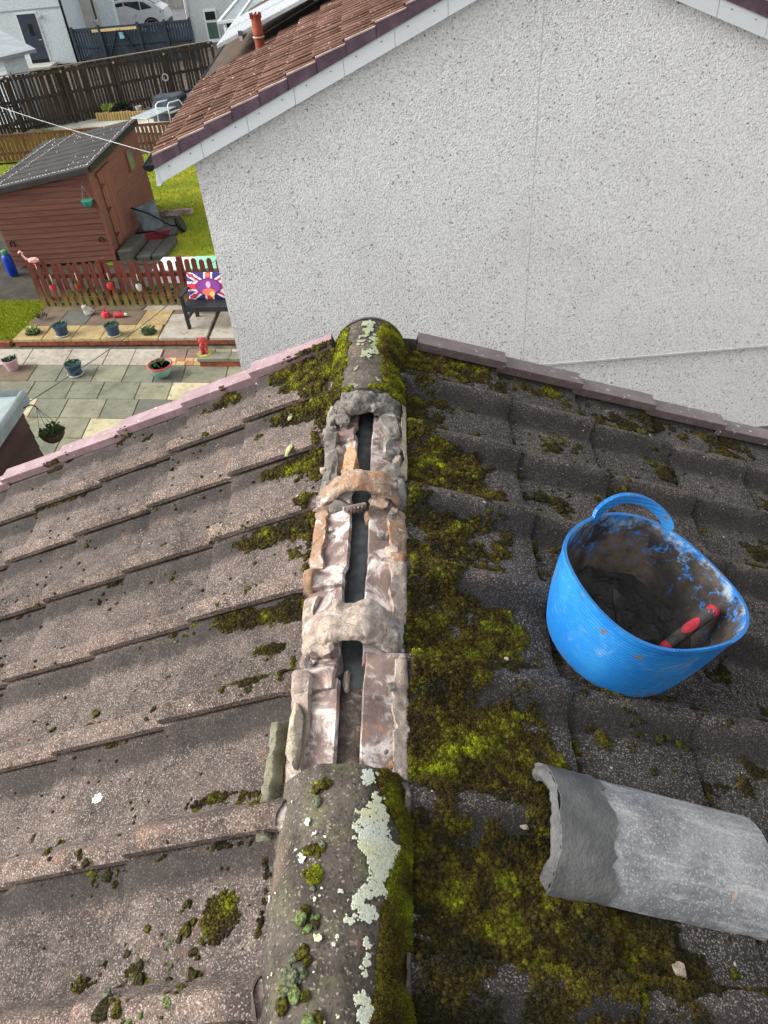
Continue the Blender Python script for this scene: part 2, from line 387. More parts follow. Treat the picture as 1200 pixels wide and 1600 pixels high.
PITCH = .295
def prof(s):
    """height of a tile across its width, s from the overlapping lip"""
    s = np.asarray(s, float); h = np.zeros_like(s)
    a = s < .034; h[a] = .038 + .014 * np.sin(s[a] / .034 * math.pi / 2)
    b = (s >= .034) & (s < .086); h[b] = .052 * (.5 + .5 * np.cos((s[b] - .034) / .052 * math.pi))
    c = (s >= .222); h[c] = .015 * (.5 - .5 * np.cos(np.minimum((s[c] - .222) / .066, 1) * math.pi))
    return h
def tile_mesh(name, L, s0, s1, seed, ns=30, nu=8, fine=True):
    # local x: down the slope from the head (0) to the tail (L); local y: -s
    S_ = np.unique(np.r_[np.linspace(s0, s1, ns), [v for v in (.010, .022, .034, .086, .222) if s0 < v < s1]]); U_ = np.linspace(0, L, nu); U_[-2] = L - .012
    V = []; n1 = len(S_)
    for u in U_:
        z = prof(S_) * (.30 + .70 * min(1, max(0, (u - .035) / .055))) + .022 * u / L
        P = np.c_[np.full(n1, u), -S_, z]
        if fine: P[:, 2] += .0016 * vnoise(P, 30, seed) + .0012 * vnoise(P, 90, seed + 3)
        if u == U_[-1]: P[:, 2] -= .004; P[:, 0] += .0045 * vnoise(P, 40, seed + 5)
        V.append(P)
    top = np.concatenate(V); bot = top.copy(); bot[:, 2] -= .014
    n = len(top); F = []; nu_ = len(U_)
    q = lambda i, j, o=0: o + i * n1 + j
    for i in range(nu_ - 1):
        for j in range(n1 - 1):
            F.append((q(i, j), q(i, j + 1), q(i + 1, j + 1), q(i + 1, j))); F.append((q(i, j, n), q(i + 1, j, n), q(i + 1, j + 1, n), q(i, j + 1, n)))
    for j in range(n1 - 1):
        F.append((q(0, j), q(0, j, n), q(0, j + 1, n), q(0, j + 1))); F.append((q(nu_ - 1, j), q(nu_ - 1, j + 1), q(nu_ - 1, j + 1, n), q(nu_ - 1, j, n)))
    for i in range(nu_ - 1):
        F.append((q(i, 0), q(i + 1, 0), q(i + 1, 0, n), q(i, 0, n))); F.append((q(i, n1 - 1), q(i, n1 - 1, n), q(i + 1, n1 - 1, n), q(i + 1, n1 - 1)))
    me = bpy.data.meshes.new(name); me.from_pydata([tuple(v) for v in np.r_[top, bot]], [], F)
    bm = bmesh.new(); bm.from_mesh(me); bmesh.ops.recalc_face_normals(bm, faces=bm.faces); bm.to_mesh(me); bm.free()
    me.polygons.foreach_set('use_smooth', [True] * len(me.polygons)); me.set_sharp_from_angle(angle=R(40)); return me

GAUGE = .310
SIDE = {}
for sgn, nm in ((-1, 'left'), (1, 'right')):
    # slope frame: x down the slope, z the slope's normal
    Rm = Matrix(((sgn * CA, 0, sgn * SA), (0, sgn, 0), (-SA, 0, CA))).to_4x4()
    Mw = Matrix.Translation((0, 0, Z0)) @ Rm
    tail0 = .451 if sgn < 0 else .494; L = .423 if sgn < 0 else .463
    lip0 = 2.09 if sgn < 0 else 2.18        # world Y of the first lip in from the verge
    SIDE[sgn] = dict(M=Mw, tail0=tail0, L=L, lip0=lip0)
    NC = 11
    m = MB(); ue = tail0 + GAUGE * (NC - 1) - .05
    m.add([(.03, -5.5 * sgn, -.03), (ue, -5.5 * sgn, -.03), (ue, (YV - .06) * sgn, -.03), (.03, (YV - .06) * sgn, -.03)], [(0, 1, 2, 3)])
    sl = m.build('roof_slope', M_FELT, None); sl.parent = house; sl.matrix_local = WM[house].inverted() @ Mw; WM[sl] = Mw
    sl['label'] = ('brown tiled slope left of the ridge' if sgn < 0 else 'dark mossy tiled slope right of the ridge')
    SIDE[sgn]['slope'] = sl
    var = [tile_mesh('tile', L, 0, .322, 10 * k + (1 if sgn > 0 else 2)) for k in range(4)]
    vmesh = tile_mesh('tile', L, .052 if sgn > 0 else 0, .322 if sgn > 0 else .30, 55)
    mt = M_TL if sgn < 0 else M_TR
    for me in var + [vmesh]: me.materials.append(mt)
    for c in range(NC):
        for k in range(-1, 9):
            lipw = lip0 - PITCH * k
            if sgn < 0 and k == -1: continue          # left: lip at 2.385 is under the verge cap
            yl = lipw * sgn                           # local y of lip (local y = sgn * world Y)
            me = vmesh if (k == -1 and sgn > 0) else var[(c * 3 + k * 5) % 4]
            o = bpy.data.objects.new('tile', me); link(o, sl)
            o.location = (tail0 + GAUGE * c - L + random.uniform(-.004, .004), yl + random.uniform(-.002, .002), random.uniform(-.001, .002))
            o.rotation_euler = (0, random.uniform(-.006, .003), random.uniform(-.004, .004))

def surf(sgn, u, yw):
    """tile surface height above the trough plane, arrays"""
    d = SIDE[sgn]; u = np.asarray(u, float); yw = np.asarray(yw, float)
    c = np.ceil((u - d['tail0']) / GAUGE - 1e-6); c = np.maximum(c, 0)
    lift = .022 * (u - (d['tail0'] + GAUGE * c - d['L'])) / d['L']
    s = (d['lip0'] - yw) * sgn if sgn > 0 else (yw - d['lip0'])
    s = np.mod(s, PITCH); uh = u - (d['tail0'] + GAUGE * c - d['L'])
    return prof(s) * (.30 + .70 * np.clip((uh - .035) / .055, 0, 1)) + lift
def roofpt(sgn, u, yw, h=0.0):
    z = surf(sgn, u, yw) + h; u = np.asarray(u, float)
    return np.c_[sgn * (u * CA + z * SA), np.broadcast_to(yw, u.shape), Z0 - u * SA + z * CA]

# verge caps
for sgn in (-1, 1):
    d = SIDE[sgn]; sl = d['slope']; mt = M_VL if sgn < 0 else M_VR
    mm = MB(); Lc = .335
    P = [(0, -.040, .034), (0, .038, .034), (0, .038, -.09), (0, .030, -.09), (0, .030, .026), (0, -.032, .026), (0, -.032, .004), (0, -.040, .004)]
    if sgn < 0: P = [(x, -y, z) for x, y, z in P]
    mm.prism(P, (Lc, 0, 0))
    ends = MB(); 
    mm.box((Lc - .002, (.002) * sgn, .010), (.004, .068, .036))
    me = mm.build('verge_cap', mt); msh = me.data; COL.objects.unlink(me); bpy.data.objects.remove(me)
    for c in range(0, 11):
        o = bpy.data.objects.new('verge_cap', msh); link(o, sl)
        o.location = (d['tail0'] + GAUGE * c - Lc + .016, YV * sgn + random.uniform(-.003, .003), .018 + random.uniform(-.001, .002)); o.rotation_euler = (0, -.062, random.uniform(-.010, .010))

# ------------------------------------------------------------------ ridge tiles
RR = .123
def ridge_pts(y0, y1, ny, r=RR, amax=76, seed=0, na=34, zc=None, edge=.003):
    zc = -r if zc is None else zc
    P = []
    for y in np.linspace(y0, y1, ny):
        a = np.radians(np.linspace(-amax, amax, na)); q = np.c_[r * np.sin(a), np.full(na, y), zc + r * np.cos(a)]
        P.append(q)
    P = np.concatenate(P); nrm = P - np.c_[np.zeros(len(P)), P[:, 1], np.full(len(P), zc)]; nrm /= np.linalg.norm(nrm, axis=1)[:, None]
    P = P + nrm * (.0018 * vnoise(P, 28, seed) + .0010 * vnoise(P, 80, seed + 1))[:, None]
    return P, na
def ridge_tile(name, y0, y1, mat, parent, seed, dz=0):
    ny = 40; P, na = ridge_pts(y0, y1, ny, seed=seed); P[:, 2] += dz
    e = np.abs(P[:, 1] - y0) < 1e-6; P[e, 1] += .004 * vnoise(P[e], 50, seed)
    I, _ = ridge_pts(y0, y1, ny, r=RR - .019, zc=-RR, seed=seed); I[:, 2] += dz; I[e, 1] = P[e, 1]
    n = ny * na; V = np.r_[P, I]; F = []
    q = lambda i, j, o=0: o + i * na + j
    for i in range(ny - 1):
        for j in range(na - 1):
            F.append((q(i, j), q(i, j + 1), q(i + 1, j + 1), q(i + 1, j))); F.append((q(i, j, n), q(i + 1, j, n), q(i + 1, j + 1, n), q(i, j + 1, n)))
    for j in range(na - 1):
        F.append((q(0, j), q(0, j, n), q(0, j + 1, n), q(0, j + 1))); F.append((q(ny - 1, j), q(ny - 1, j + 1), q(ny - 1, j + 1, n), q(ny - 1, j, n)))
    for i in range(ny - 1):
        F.append((q(i, 0), q(i + 1, 0), q(i + 1, 0, n), q(i, 0, n))); F.append((q(i, na - 1), q(i, na - 1, n), q(i + 1, na - 1, n), q(i + 1, na - 1)))
    b = MB(); b.add([tuple(v) for v in V], F); o = b.build(name, mat, parent, smooth=True, angle=45); return o
near_tile = ridge_tile('ridge_tile', .705, .25, M_RIDGE, house, 3); near_tile['label'] = 'ridge tile nearest to us, crusted with white lichen'
ridge_tile('ridge_tile', .24, -.21, M_RIDGE, house, 9); ridge_tile('ridge_tile', -.22, -.67, M_RIDGE, house, 12)
far_tile = ridge_tile('ridge_tile', 1.985, 2.44, M_RIDGE, house, 5); far_tile['label'] = 'last ridge tile at the gable end, mossy'
# mauve end cap of the ridge at the gable
m = MB(); a = np.radians(np.linspace(-84, 84, 30)); r_ = RR + .004
poly = [(r_ * math.sin(t), 2.455, -RR + r_ * math.cos(t)) for t in a]; inner = [((RR - .005) * math.sin(t), 2.455, -RR + (RR - .005) * math.cos(t)) for t in a[::-1]]
m.prism(poly + inner, (0, -.010, 0))
m.prism([(-.12, 2.452, -.16), (.12, 2.452, -.16)] + [((RR - .006) * math.sin(t), 2.452, -RR + (RR - .006) * math.cos(t)) for t in a[::-1]], (0, -.006, 0))
m.build('ridge_end_cap', verge_mat('dark_mauve_plastic', S(74, 66, 66), S(90, 82, 82)), house)

# ------------------------------------------------------------------ the opened ridge: underlay, mortar beds, old joints
m = MB(); ny = 60; P = []
xs = np.linspace(-.075, .075, 11)
for y in np.linspace(.55, 2.4, ny):
    for x in xs: P.append((x, y, -.094 - .34 * abs(x) + .010 * (abs(x) / .075) + .003 * math.sin(y * 9)))
m.grid(P, ny, len(xs)); m.build('underlay', M_FELT, house, smooth=True)

def bed(sgn, y0, y1, mat, seed, x0=.098, x1=.128, h=.016, br=.0, name='mortar_bed'):
    """a broken strip of bedding mortar on the tile heads"""
    ny = max(8, int((y1 - y0) / .006)); prof_x = np.linspace(0, 1, 9); P = []
    for y in np.linspace(y0, y1, ny):
        q = np.array([[y, seed, 0]]); e0 = x0 + .010 * float(vnoise(q, 22, seed)) + .005 * float(vnoise(q, 70, seed + 1)); e1 = x1 + .004 * float(vnoise(q, 30, seed + 2))
        hh = h * max(.12, 1 + .45 * float(vnoise(q, 26, seed + 4)) + .3 * float(vnoise(q, 80, seed + 5)) - br)
        end = min(1, (y - y0) / .012 + .05, (y1 - y) / .012 + .05)
        for t in prof_x:
            x = e0 + (e1 - e0) * t; u = x / CA
            zz = Z0 - u * SA + float(surf(sgn, np.array([u]), np.array([y]))[0]) * CA
            b_ = min(1, t / .12, (1 - t) / .10); top = hh * end * b_ * (1.0 - .35 * t)
            P.append((sgn * x, y, zz - .002 + top + .0022 * float(vnoise(np.array([[x, y, 0]]), 130, seed + 7))))
    b = MB(); b.grid(P, ny, len(prof_x)); return b.build(name, mat, house, smooth=True, angle=50)
bed(-1, .705, .955, M_MORT, 21, .078, .124, .022); bed(-1, 1.10, 1.19, M_MORT, 22, .09, .126, .016); bed(-1, 1.20, 1.30, M_MORT_O, 23, .094, .127, .014)
bed(-1, 1.28, 1.50, M_MORT_O, 24, .085, .127, .020); bed(-1, 1.60, 1.82, M_MORT_G, 25, .066, .120, .026); bed(-1, 1.82, 1.99, M_MORT_G, 26, .09, .127, .02)
bed(1, .705, .98, M_MORT, 31, .092, .126, .010); bed(1, 1.10, 1.27, M_MORT, 32, .082, .126, .020); bed(1, 1.27, 1.50, M_MORT_O, 33, .078, .126, .022)
bed(1, 1.50, 1.76, M_MORT_G, 34, .10, .127, .016); bed(1, 1.62, 2.0, M_CREAM, 35, .114, .130, .030)
bed(-1, .02, .705, M_DIRT, 36, .112, .124, .005); bed(1, .02, .705, M_DIRT, 37, .112, .126, .010)

def arch(y, mat, seed, r=.088, tr=.017, ty=.036, amax=72, zc=-.118, amp=.012, lean=0.0, name='mortar_joint', ysk=0.0):
    na, nc = 100, 46; P = []
    for a in np.radians(np.linspace(-amax, amax, na)):
        for k in range(nc):
            c = 2 * math.pi * k / nc; cr, cy = math.cos(c), math.sin(c)
            cr = math.copysign(abs(cr) ** .7, cr); cy = math.copysign(abs(cy) ** .7, cy)
            rr = r + tr * cr; P.append((rr * math.sin(a) * 1.08, y + ty * cy + lean * cr * .02 + ysk * math.sin(a), zc + rr * math.cos(a)))
    P = np.array(P); d = fbm(P, 22, seed, 5, .55) + .9 * (.35 - np.abs(vnoise(P, 26, seed + 31)))
    ctr = P.copy(); ctr[:, 1] = y; nn_ = P - np.c_[np.zeros(len(P)), np.full(len(P), y), np.full(len(P), zc)]; nn_ /= np.linalg.norm(nn_, axis=1)[:, None]
    P += nn_ * (d * amp)[:, None]; P[:, 1] += amp * .9 * fbm(P, 30, seed + 9, 3)
    b = MB(); b.grid(P, na, nc, wrapv=True); b.f.append(tuple(range(nc - 1, -1, -1))); b.f.append(tuple((na - 1) * nc + k for k in range(nc))); b.mi += [0, 0]
    return b.build(name, mat, house, smooth=True, angle=30)
arch(1.545, M_MORT_O, 41, r=.096, tr=.014, ty=.038, zc=-.112, amp=.006)
arch(1.060, M_MORT, 42, r=.094, tr=.018, ty=.052, zc=-.115, amp=.008)
arch(1.955, M_MORT_G, 43, r=.090, tr=.022, ty=.050, zc=-.115, amp=.014)
arch(2.01, M_MORT_G, 47, r=.102, tr=.012, ty=.024, zc=-.118, amp=.006)
def lump(c, sz, mat, seed, amp=.3, name='mortar_lump', sub=3, fr=3):
    b = MB(); b.blob(c, sz, seed, amp, fr, sub); return b.build(name, mat, house, smooth=True, angle=28)
# stones and chips wedged in the opening
lump((.078, 1.862, -.070), (.040, .062, .036), M_MORT_G, 51, .28); lump((.080, 1.742, -.070), (.036, .052, .034), M_MORT_G, 52, .3)
lump((.082, 1.635, -.078), (.034, .048, .028), M_MORT_G, 53, .34); lump((-.082, 1.695, -.078), (.030, .105, .024), M_MORT_G, 54, .26)
lump((-.100, 1.93, -.07), (.022, .05, .03), M_MORT_G, 55, .4); lump((-.064, 1.90, -.052), (.028, .03, .022), M_MORT_G, 59, .4)
lump((-.072, 1.035, -.064), (.040, .050, .036), M_MORT, 56, .42); lump((-.030, .985, -.088), (.013, .034, .02), M_MORT_G, 57, .45); lump((-.012, .945, -.09), (.009, .026, .012), M_MORT, 58, .4)
lump((.022, 1.475, -.082), (.012, .024, .022), M_MORT_O, 60, .3); lump((-.055, 1.498, -.066), (.032, .020, .020), M_MORT_G, 61, .3); lump((.052, 1.50, -.066), (.026, .02, .018), M_MORT_O, 62, .4)
lump((-.10, .80, -.066), (.016, .085, .016), M_CREAM, 63, .28); lump((.085, 1.31, -.076), (.016, .05, .014), M_MORT, 64, .35)
lump((.10, 1.70, -.075), (.014, .03, .010), M_MORT, 65, .4)
for k_ in range(26):
    q = random.choice((-1, 1)); y_ = random.choice((random.uniform(.72, 1.0), random.uniform(1.12, 1.5), random.uniform(1.58, 1.95)))
    s_ = random.uniform(.003, .0085); lump((q * random.uniform(.045, .115), y_, -.075 + random.uniform(-.004, .004)), (s_ * 1.3, s_ * 1.5, s_), random.choice((M_MORT, M_MORT_G, M_MORT_O, M_CREAM)), 100 + k_, .4, 'mortar_crumb', 2)
b = MB(); b.prism([(-.048, 1.59, -.095), (-.020, 1.60, -.095), (-.010, 1.70, -.095), (-.026, 1.765, -.095), (-.046, 1.70, -.095)], (-.004, 0, .052)); b.build('brick_chip', M_BRICK, house)
lump((-.040, 1.612, -.062), (.016, .03, .016), M_MORT_O, 66, .4)
# ribbed scrap of tile jammed under the middle joint
b = MB(); b.M = Matrix.Translation((-.012, 1.480, -.058)) @ Matrix.Rotation(R(14), 4, 'Z') @ Matrix.Rotation(R(28), 4, 'X')
b.box((0, 0, 0), (.064, .010, .038), b=.003)
for i in range(5): b.box((-.022 + i * .010, -.006, 0), (.005, .004, .036))
b.build('tile_scrap', M_TL, house)
# grit lying in the near end of the channel
m = MB(); P = []; xs = np.linspace(-.05, .05, 15); ys = np.linspace(.56, 1.02, 60)
for y in ys:
    for x in xs:
        fall = 1 / (1 + math.exp((y - .97) / .02)); z = -.125 + .038 * fall * (1 - (x / .07) ** 2)
        P.append((x, y, z + .004 * float(fbm(np.array([[x, y, 0]]), 40, 71, 3)[0])))
m.grid(P, len(ys), len(xs)); m.build('mortar_dust', M_DIRT, house, smooth=True)
# crust of lichened mortar beside the near ridge tile, on the left slope
b = MB(); P = []; ny, nx = 46, 9
for y in np.linspace(.60, .855, ny):
    w = .017 + .006 * float(vnoise(np.array([[y, 1, 1]]), 60, 5)[0]); 
    for t in np.linspace(0, 1, nx):
        u = .148 + (t - .5) * 2 * w; e = max(0, min(1, t / .2, (1 - t) / .2, (y - .60) / .01 + .02, (.855 - y) / .01 + .02))
        z_ = .002 + .034 * e + .006 * e * float(fbm(np.array([[u, y, 0]]), 60, 3, 3)[0]); p = (-(u * CA + z_ * SA), y, Z0 - u * SA + z_ * CA); P.append(p)
b.grid(P, ny, nx); o = b.build('mortar_crust', mortar_mat('lichened_mortar', S(150, 148, 126), S(120, 118, 98), S(96, 92, 76), .3), house, smooth=True)
o['label'] = 'pale crust of lichened mortar beside the near ridge tile'
# ------------------------------------------------------------------ moss
def clump_proto(seed, nspk, spk_len=.75, spk_w=.22):
    """one moss tuft of radius 1: low dome and a burst of tiny leaves"""
    r = np.random.default_rng(seed); V = []; F = []; T = []
    na = 8
    rings = [(1.0, -.15), (.80, .38), (.42, .66)]
    for rr, z in rings:
        for k in range(na):
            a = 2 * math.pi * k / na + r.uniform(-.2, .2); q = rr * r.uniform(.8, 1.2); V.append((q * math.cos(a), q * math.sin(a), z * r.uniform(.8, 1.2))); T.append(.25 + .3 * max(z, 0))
    V.append((0, 0, .75)); T.append(.5)
    for i in range(2):
        for k in range(na):
            k2 = (k + 1) % na; F += [(i * na + k, i * na + k2, (i + 1) * na + k2), (i * na + k, (i + 1) * na + k2, (i + 1) * na + k)]
    for k in range(na): F.append((2 * na + k, 2 * na + (k + 1) % na, 3 * na))
    for _ in range(nspk):
        a = r.uniform(0, 2 * math.pi); e = math.asin(r.uniform(.12, 1.0)); d = np.array([math.cos(a) * math.cos(e), math.sin(a) * math.cos(e), math.sin(e)])
        base = d * np.array([.85, .85, .62]); side = np.cross(d, r.normal(size=3)); side /= np.linalg.norm(side)
        d2 = d + r.normal(size=3) * .35; tip = base + d2 / np.linalg.norm(d2) * spk_len * r.uniform(.45, 1.0); o = len(V)
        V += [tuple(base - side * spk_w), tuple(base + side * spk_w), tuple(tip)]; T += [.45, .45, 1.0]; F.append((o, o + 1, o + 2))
    return np.array(V), np.array(F), np.array(T)
PAL = np.array([S(184, 192, 40)[:3], S(152, 160, 36)[:3], S(122, 126, 36)[:3], S(104, 98, 36)[:3], S(88, 76, 36)[:3], S(70, 61, 34)[:3], S(58, 53, 36)[:3]])
def scatter(name, P, N, rad, tone, protos, parent, label=None, squash=None):
    """P points, N normals, rad radii, tone 0..6 palette position"""
    Vs, Fs, Cs = [], [], []; off = 0; n = len(P)
    which = rng.integers(0, len(protos), n); ang = rng.uniform(0, 2 * math.pi, n)
    t1 = np.cross(N, np.array([0.3, 1, .2])); t1 /= np.linalg.norm(t1, axis=1)[:, None]; t2 = np.cross(N, t1)
    ca, sa = np.cos(ang)[:, None], np.sin(ang)[:, None]; a1 = t1 * ca + t2 * sa; a2 = -t1 * sa + t2 * ca
    t = np.clip(tone, 0, 5.99); i0 = t.astype(int); f = (t - i0)[:, None]; col = PAL[i0] * (1 - f) + PAL[i0 + 1] * f
    col = col * rng.uniform(.8, 1.25, n)[:, None]
    for k, (V, F, T) in enumerate(protos):
        s = np.where(which == k)[0]
        if not len(s): continue
        X = P[s][:, None, :] + rad[s][:, None, None] * (V[None, :, 0:1] * a1[s][:, None, :] + V[None, :, 1:2] * a2[s][:, None, :] + V[None, :, 2:3] * N[s][:, None, :])
        Vs.append(X.reshape(-1, 3)); m_ = len(V)
        Fs.append((F[None] + (np.arange(len(s)) * m_)[:, None, None] + off).reshape(-1, 3)); off += len(s) * m_
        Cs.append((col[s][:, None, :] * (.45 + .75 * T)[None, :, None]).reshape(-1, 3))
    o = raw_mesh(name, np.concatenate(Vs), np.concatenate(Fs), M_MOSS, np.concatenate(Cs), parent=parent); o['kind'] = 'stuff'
    if label: o['label'] = label
    return o
PROTO_N = [clump_proto(k, 30) for k in range(6)]; PROTO_F = [clump_proto(20 + k, 16, .6, .3) for k in range(5)]
smooth = lambda a, b, x: np.clip((x - a) / (b - a), 0, 1) ** 2 * (3 - 2 * np.clip((x - a) / (b - a), 0, 1))
def gauss(x, y, X, Y, sx, sy): return np.exp(-(((x - X) / sx) ** 2 + ((y - Y) / sy) ** 2))

def dens_right(x, y):
    Q = np.c_[x, y, np.zeros_like(x)]; n1 = fbm(Q, 9, 3, 4, .55); n2 = fbm(Q, 32, 8, 3)
    s = np.mod(2.18 - y, PITCH)                        # distance from the lip toward us
    d = .98 - smooth(.30, .50, x) * .80
    d = d - .16 * smooth(.62, .25, y) + .22 * gauss(x, y, .28, 1.12, .2, .35)
    roll = np.exp(-((s - .040) / .036) ** 2); d = d - roll * (.30 + .70 * smooth(.19, .30, x)) * np.where(y > .6, 1, .4)
    d = d + .62 * smooth(2.24, 2.36, y) * (1 - smooth(1.0, 1.5, x) * .5)
    d = d - .55 * gauss(x, y, .40, 1.70, .07, .05) - .5 * gauss(x, y, .42, 2.02, .07, .05) - .45 * gauss(x, y, .17, 1.40, .03, .05)
    line = np.exp(-((np.mod(2.18 - y + .012, PITCH) - .008) / .011) ** 2)
    d = d + line * (.55 + .50 * n1) * smooth(.40, .52, x) * (1 - smooth(1.2, 1.5, x))
    cj = np.exp(-((np.mod(x / CA - .494 - .004, GAUGE) - .008) / .010) ** 2) * smooth(.44, .48, x); d = d + cj * (.36 + .55 * n1)
    d = d + .62 * gauss(x, y, .50, .47, .20, .10) * (1 - smooth(.75, .95, x)) + .5 * gauss(x, y, .24, .55, .16, .3)
    d = d + .28 * gauss(x, y, .60, 2.2, .2, .15) + .34 * gauss(x, y, .92, 2.28, .12, .08) + .3 * gauss(x, y, .62, 2.0, .05, .03) + .35 * gauss(x, y, .63, .92, .12, .03)
    return d + .72 * n1 + .42 * n2 - .58, n1
def dens_left(x, y):
    Q = np.c_[x, y, np.ones_like(x) * 5]; n1 = fbm(Q, 9, 23, 4, .55); n2 = fbm(Q, 32, 28, 3)
    s = np.mod(y - 2.09, PITCH)                         # distance from the lip away from us
    tr = np.exp(-((s - .185) / .055) ** 2); under = np.exp(-((s - .262) / .030) ** 2)
    near = 1 - smooth(.16, .42, x)
    d = near * (.34 + .85 * smooth(1.15, 1.9, y)) * (.45 + .55 * tr + .35 * under) + under * .85 * (1 - smooth(.26, .46, x)) * smooth(.8, 1.1, y)
    d = d + .9 * gauss(x, y, .16, 2.25, .20, .17) + .75 * smooth(2.30, 2.35, y) * (.40 + .9 * n1)
    d = d + 1.15 * gauss(x, y, .225, .950, .075, .026) + .95 * gauss(x, y, .27, .715, .12, .018) + .85 * gauss(x, y, .34, .40, .06, .07) + .75 * gauss(x, y, .22, .50, .05, .06) + .7 * gauss(x, y, .36, .56, .03, .05) + .6 * gauss(x, y, .20, 1.07, .05, .02) + .55 * gauss(x, y, .26, 1.25, .10, .02) + .6 * gauss(x, y, .50, .31, .10, .025)
    d = d + .7 * np.exp(-((x - .133) / .006) ** 2) * (.45 + .6 * n1)          # line of moss along the foot of the ridge
    lip = np.exp(-((s - .290) / .006) ** 2); d = d + lip * (.18 + .55 * n1)
    d = d + .5 * gauss(x, y, .50, .62, .02, .02) + .38 * gauss(x, y, .62, .40, .12, .02)
    roll = np.exp(-((s - .03) / .035) ** 2); d = d - .5 * roll * smooth(.15, .22, x) * (1 - smooth(2.1, 2.3, y))
    return d + .46 * n1 + .22 * n2 - .66, n1

for sgn, fn in ((1, dens_right), (-1, dens_left)):
    N0 = np.array([sgn * SA, 0, CA]); sl = SIDE[sgn]['slope']; parts = []
    for (y0, y1, r0, r1, per, protos, nm) in ((.18, 1.25, .0028, .0064, 76000, PROTO_N, 'near'), (1.25, 2.40, .0042, .0088, 42000, PROTO_F, 'far')):
        xm = 1.45
        area = (y1 - y0) * (xm - .12); n = int(area * per)
        x = rng.uniform(.118, xm, n); y = rng.uniform(y0, y1, n); d, n1 = fn(x, y)
        k = d > rng.uniform(.0, .30, n)
        # stray tufts on the bare tiles
        k |= (rng.uniform(0, 1, n) < (.0048 if sgn > 0 else .0032))
        x, y, d, n1 = x[k], y[k], d[k], n1[k]
        rad = rng.uniform(r0, r1, len(x)) * (.75 + .5 * np.clip(d, 0, .8))
        hgt = .008 * np.clip(d, 0, 1.0) * (1 + .6 * vnoise(np.c_[x, y, x * 0], 60, 4)) * rng.uniform(.3, 1.0, len(x))
        P = roofpt(sgn, x / CA, y, hgt)
        Nn = N0 + rng.normal(size=(len(x), 3)) * .28; Nn /= np.linalg.norm(Nn, axis=1)[:, None]
        q = np.c_[x, y, x * 0 + 9]
        tone = 4.3 - 1.6 * fbm(q, 13, 40, 3) - 2.3 * vnoise(q, 38, 44) - 1.4 * (hgt / .008 - .40) + rng.normal(size=len(x)) * .6
        if sgn > 0: tone += .7 * smooth(.7, .3, y) + .8 * smooth(.48, .7, x) 
        tone = np.where(tone < .6, .6 + (tone - .6) * .5, tone)
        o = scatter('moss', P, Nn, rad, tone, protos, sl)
        o['label'] = {(1, 'near'): 'olive and lime moss carpet beside the open ridge', (1, 'far'): 'moss on the far dark tiles', (-1, 'near'): 'thin moss on the near brown tiles', (-1, 'far'): 'moss on the far brown tiles'}[(sgn, nm)]

def ridge_on(x, y, h=0.0, r=RR):
    """points on a ridge tile, x signed across"""
    a = np.arcsin(np.clip(x / r, -.96, .96)); rr = r + h
    return np.c_[rr * np.sin(a), y, -r + rr * np.cos(a)], np.c_[np.sin(a), np.zeros_like(a), np.cos(a)]
def ridge_moss(tile, fn, y0, y1, n, r0, r1, protos, label):
    a = rng.uniform(R(-74), R(74), n); x = RR * np.sin(a); y = rng.uniform(y0, y1, n)
    d, nz = fn(x, y); k = d > rng.uniform(0, .3, n); x, y, d, a = x[k], y[k], d[k], a[k]
    P, Nn = ridge_on(x, y, .004 * np.clip(d, 0, 1)); Nn = Nn + rng.normal(size=Nn.shape) * .25; Nn /= np.linalg.norm(Nn, axis=1)[:, None]
    q = np.c_[x, y, x * 0 + 3]; tone = 2.7 - 1.6 * fbm(q, 16, 60, 3) - 1.6 * vnoise(q, 45, 61) + rng.normal(size=len(x)) * .5
    tone = np.where(tone < .6, .6 + (tone - .6) * .5, tone)
    return scatter('moss', P, Nn, rng.uniform(r0, r1, len(x)) * (.8 + .4 * np.clip(d, 0, .8)), tone, protos, tile, label)
def dn(x, y):
    q = np.c_[x, y, x * 0]; n1 = fbm(q, 14, 70, 4)
    edge = .068 + .014 * vnoise(np.c_[y, y * 0, y * 0], 14, 3) + .018 * gauss(x, y, .09, .585, .1, .05) * 2
    d = smooth(edge - .008, edge + .014, x) * 1.25 - .35 * smooth(.665, .70, y) * (x < .075)
    d = d + .75 * gauss(x, y, -.030, .666, .018, .012) + .6 * gauss(x, y, -.030, .61, .012, .02) + .6 * gauss(x, y, -.034, .548, .022, .008) + .55 * gauss(x, y, -.03, .505, .016, .016) + .5 * gauss(x, y, -.05, .34, .03, .02)
    return d + .42 * n1 - .42, n1
ridge_moss(near_tile, dn, .252, .70, 26000, .0032, .0068, PROTO_N, 'moss down the right flank of the near ridge tile')
def df(x, y):
    q = np.c_[x, y, x * 0]; n1 = fbm(q, 16, 75, 4)
    d = smooth(.030, .075, x) * 1.0 + smooth(-.050, -.095, x) * .95 + .5 * smooth(2.03, 1.99, y)
    return d + .55 * n1 - .38, n1
ridge_moss(far_tile, df, 1.99, 2.435, 8000, .005, .010, PROTO_F, 'moss on the last ridge tile')

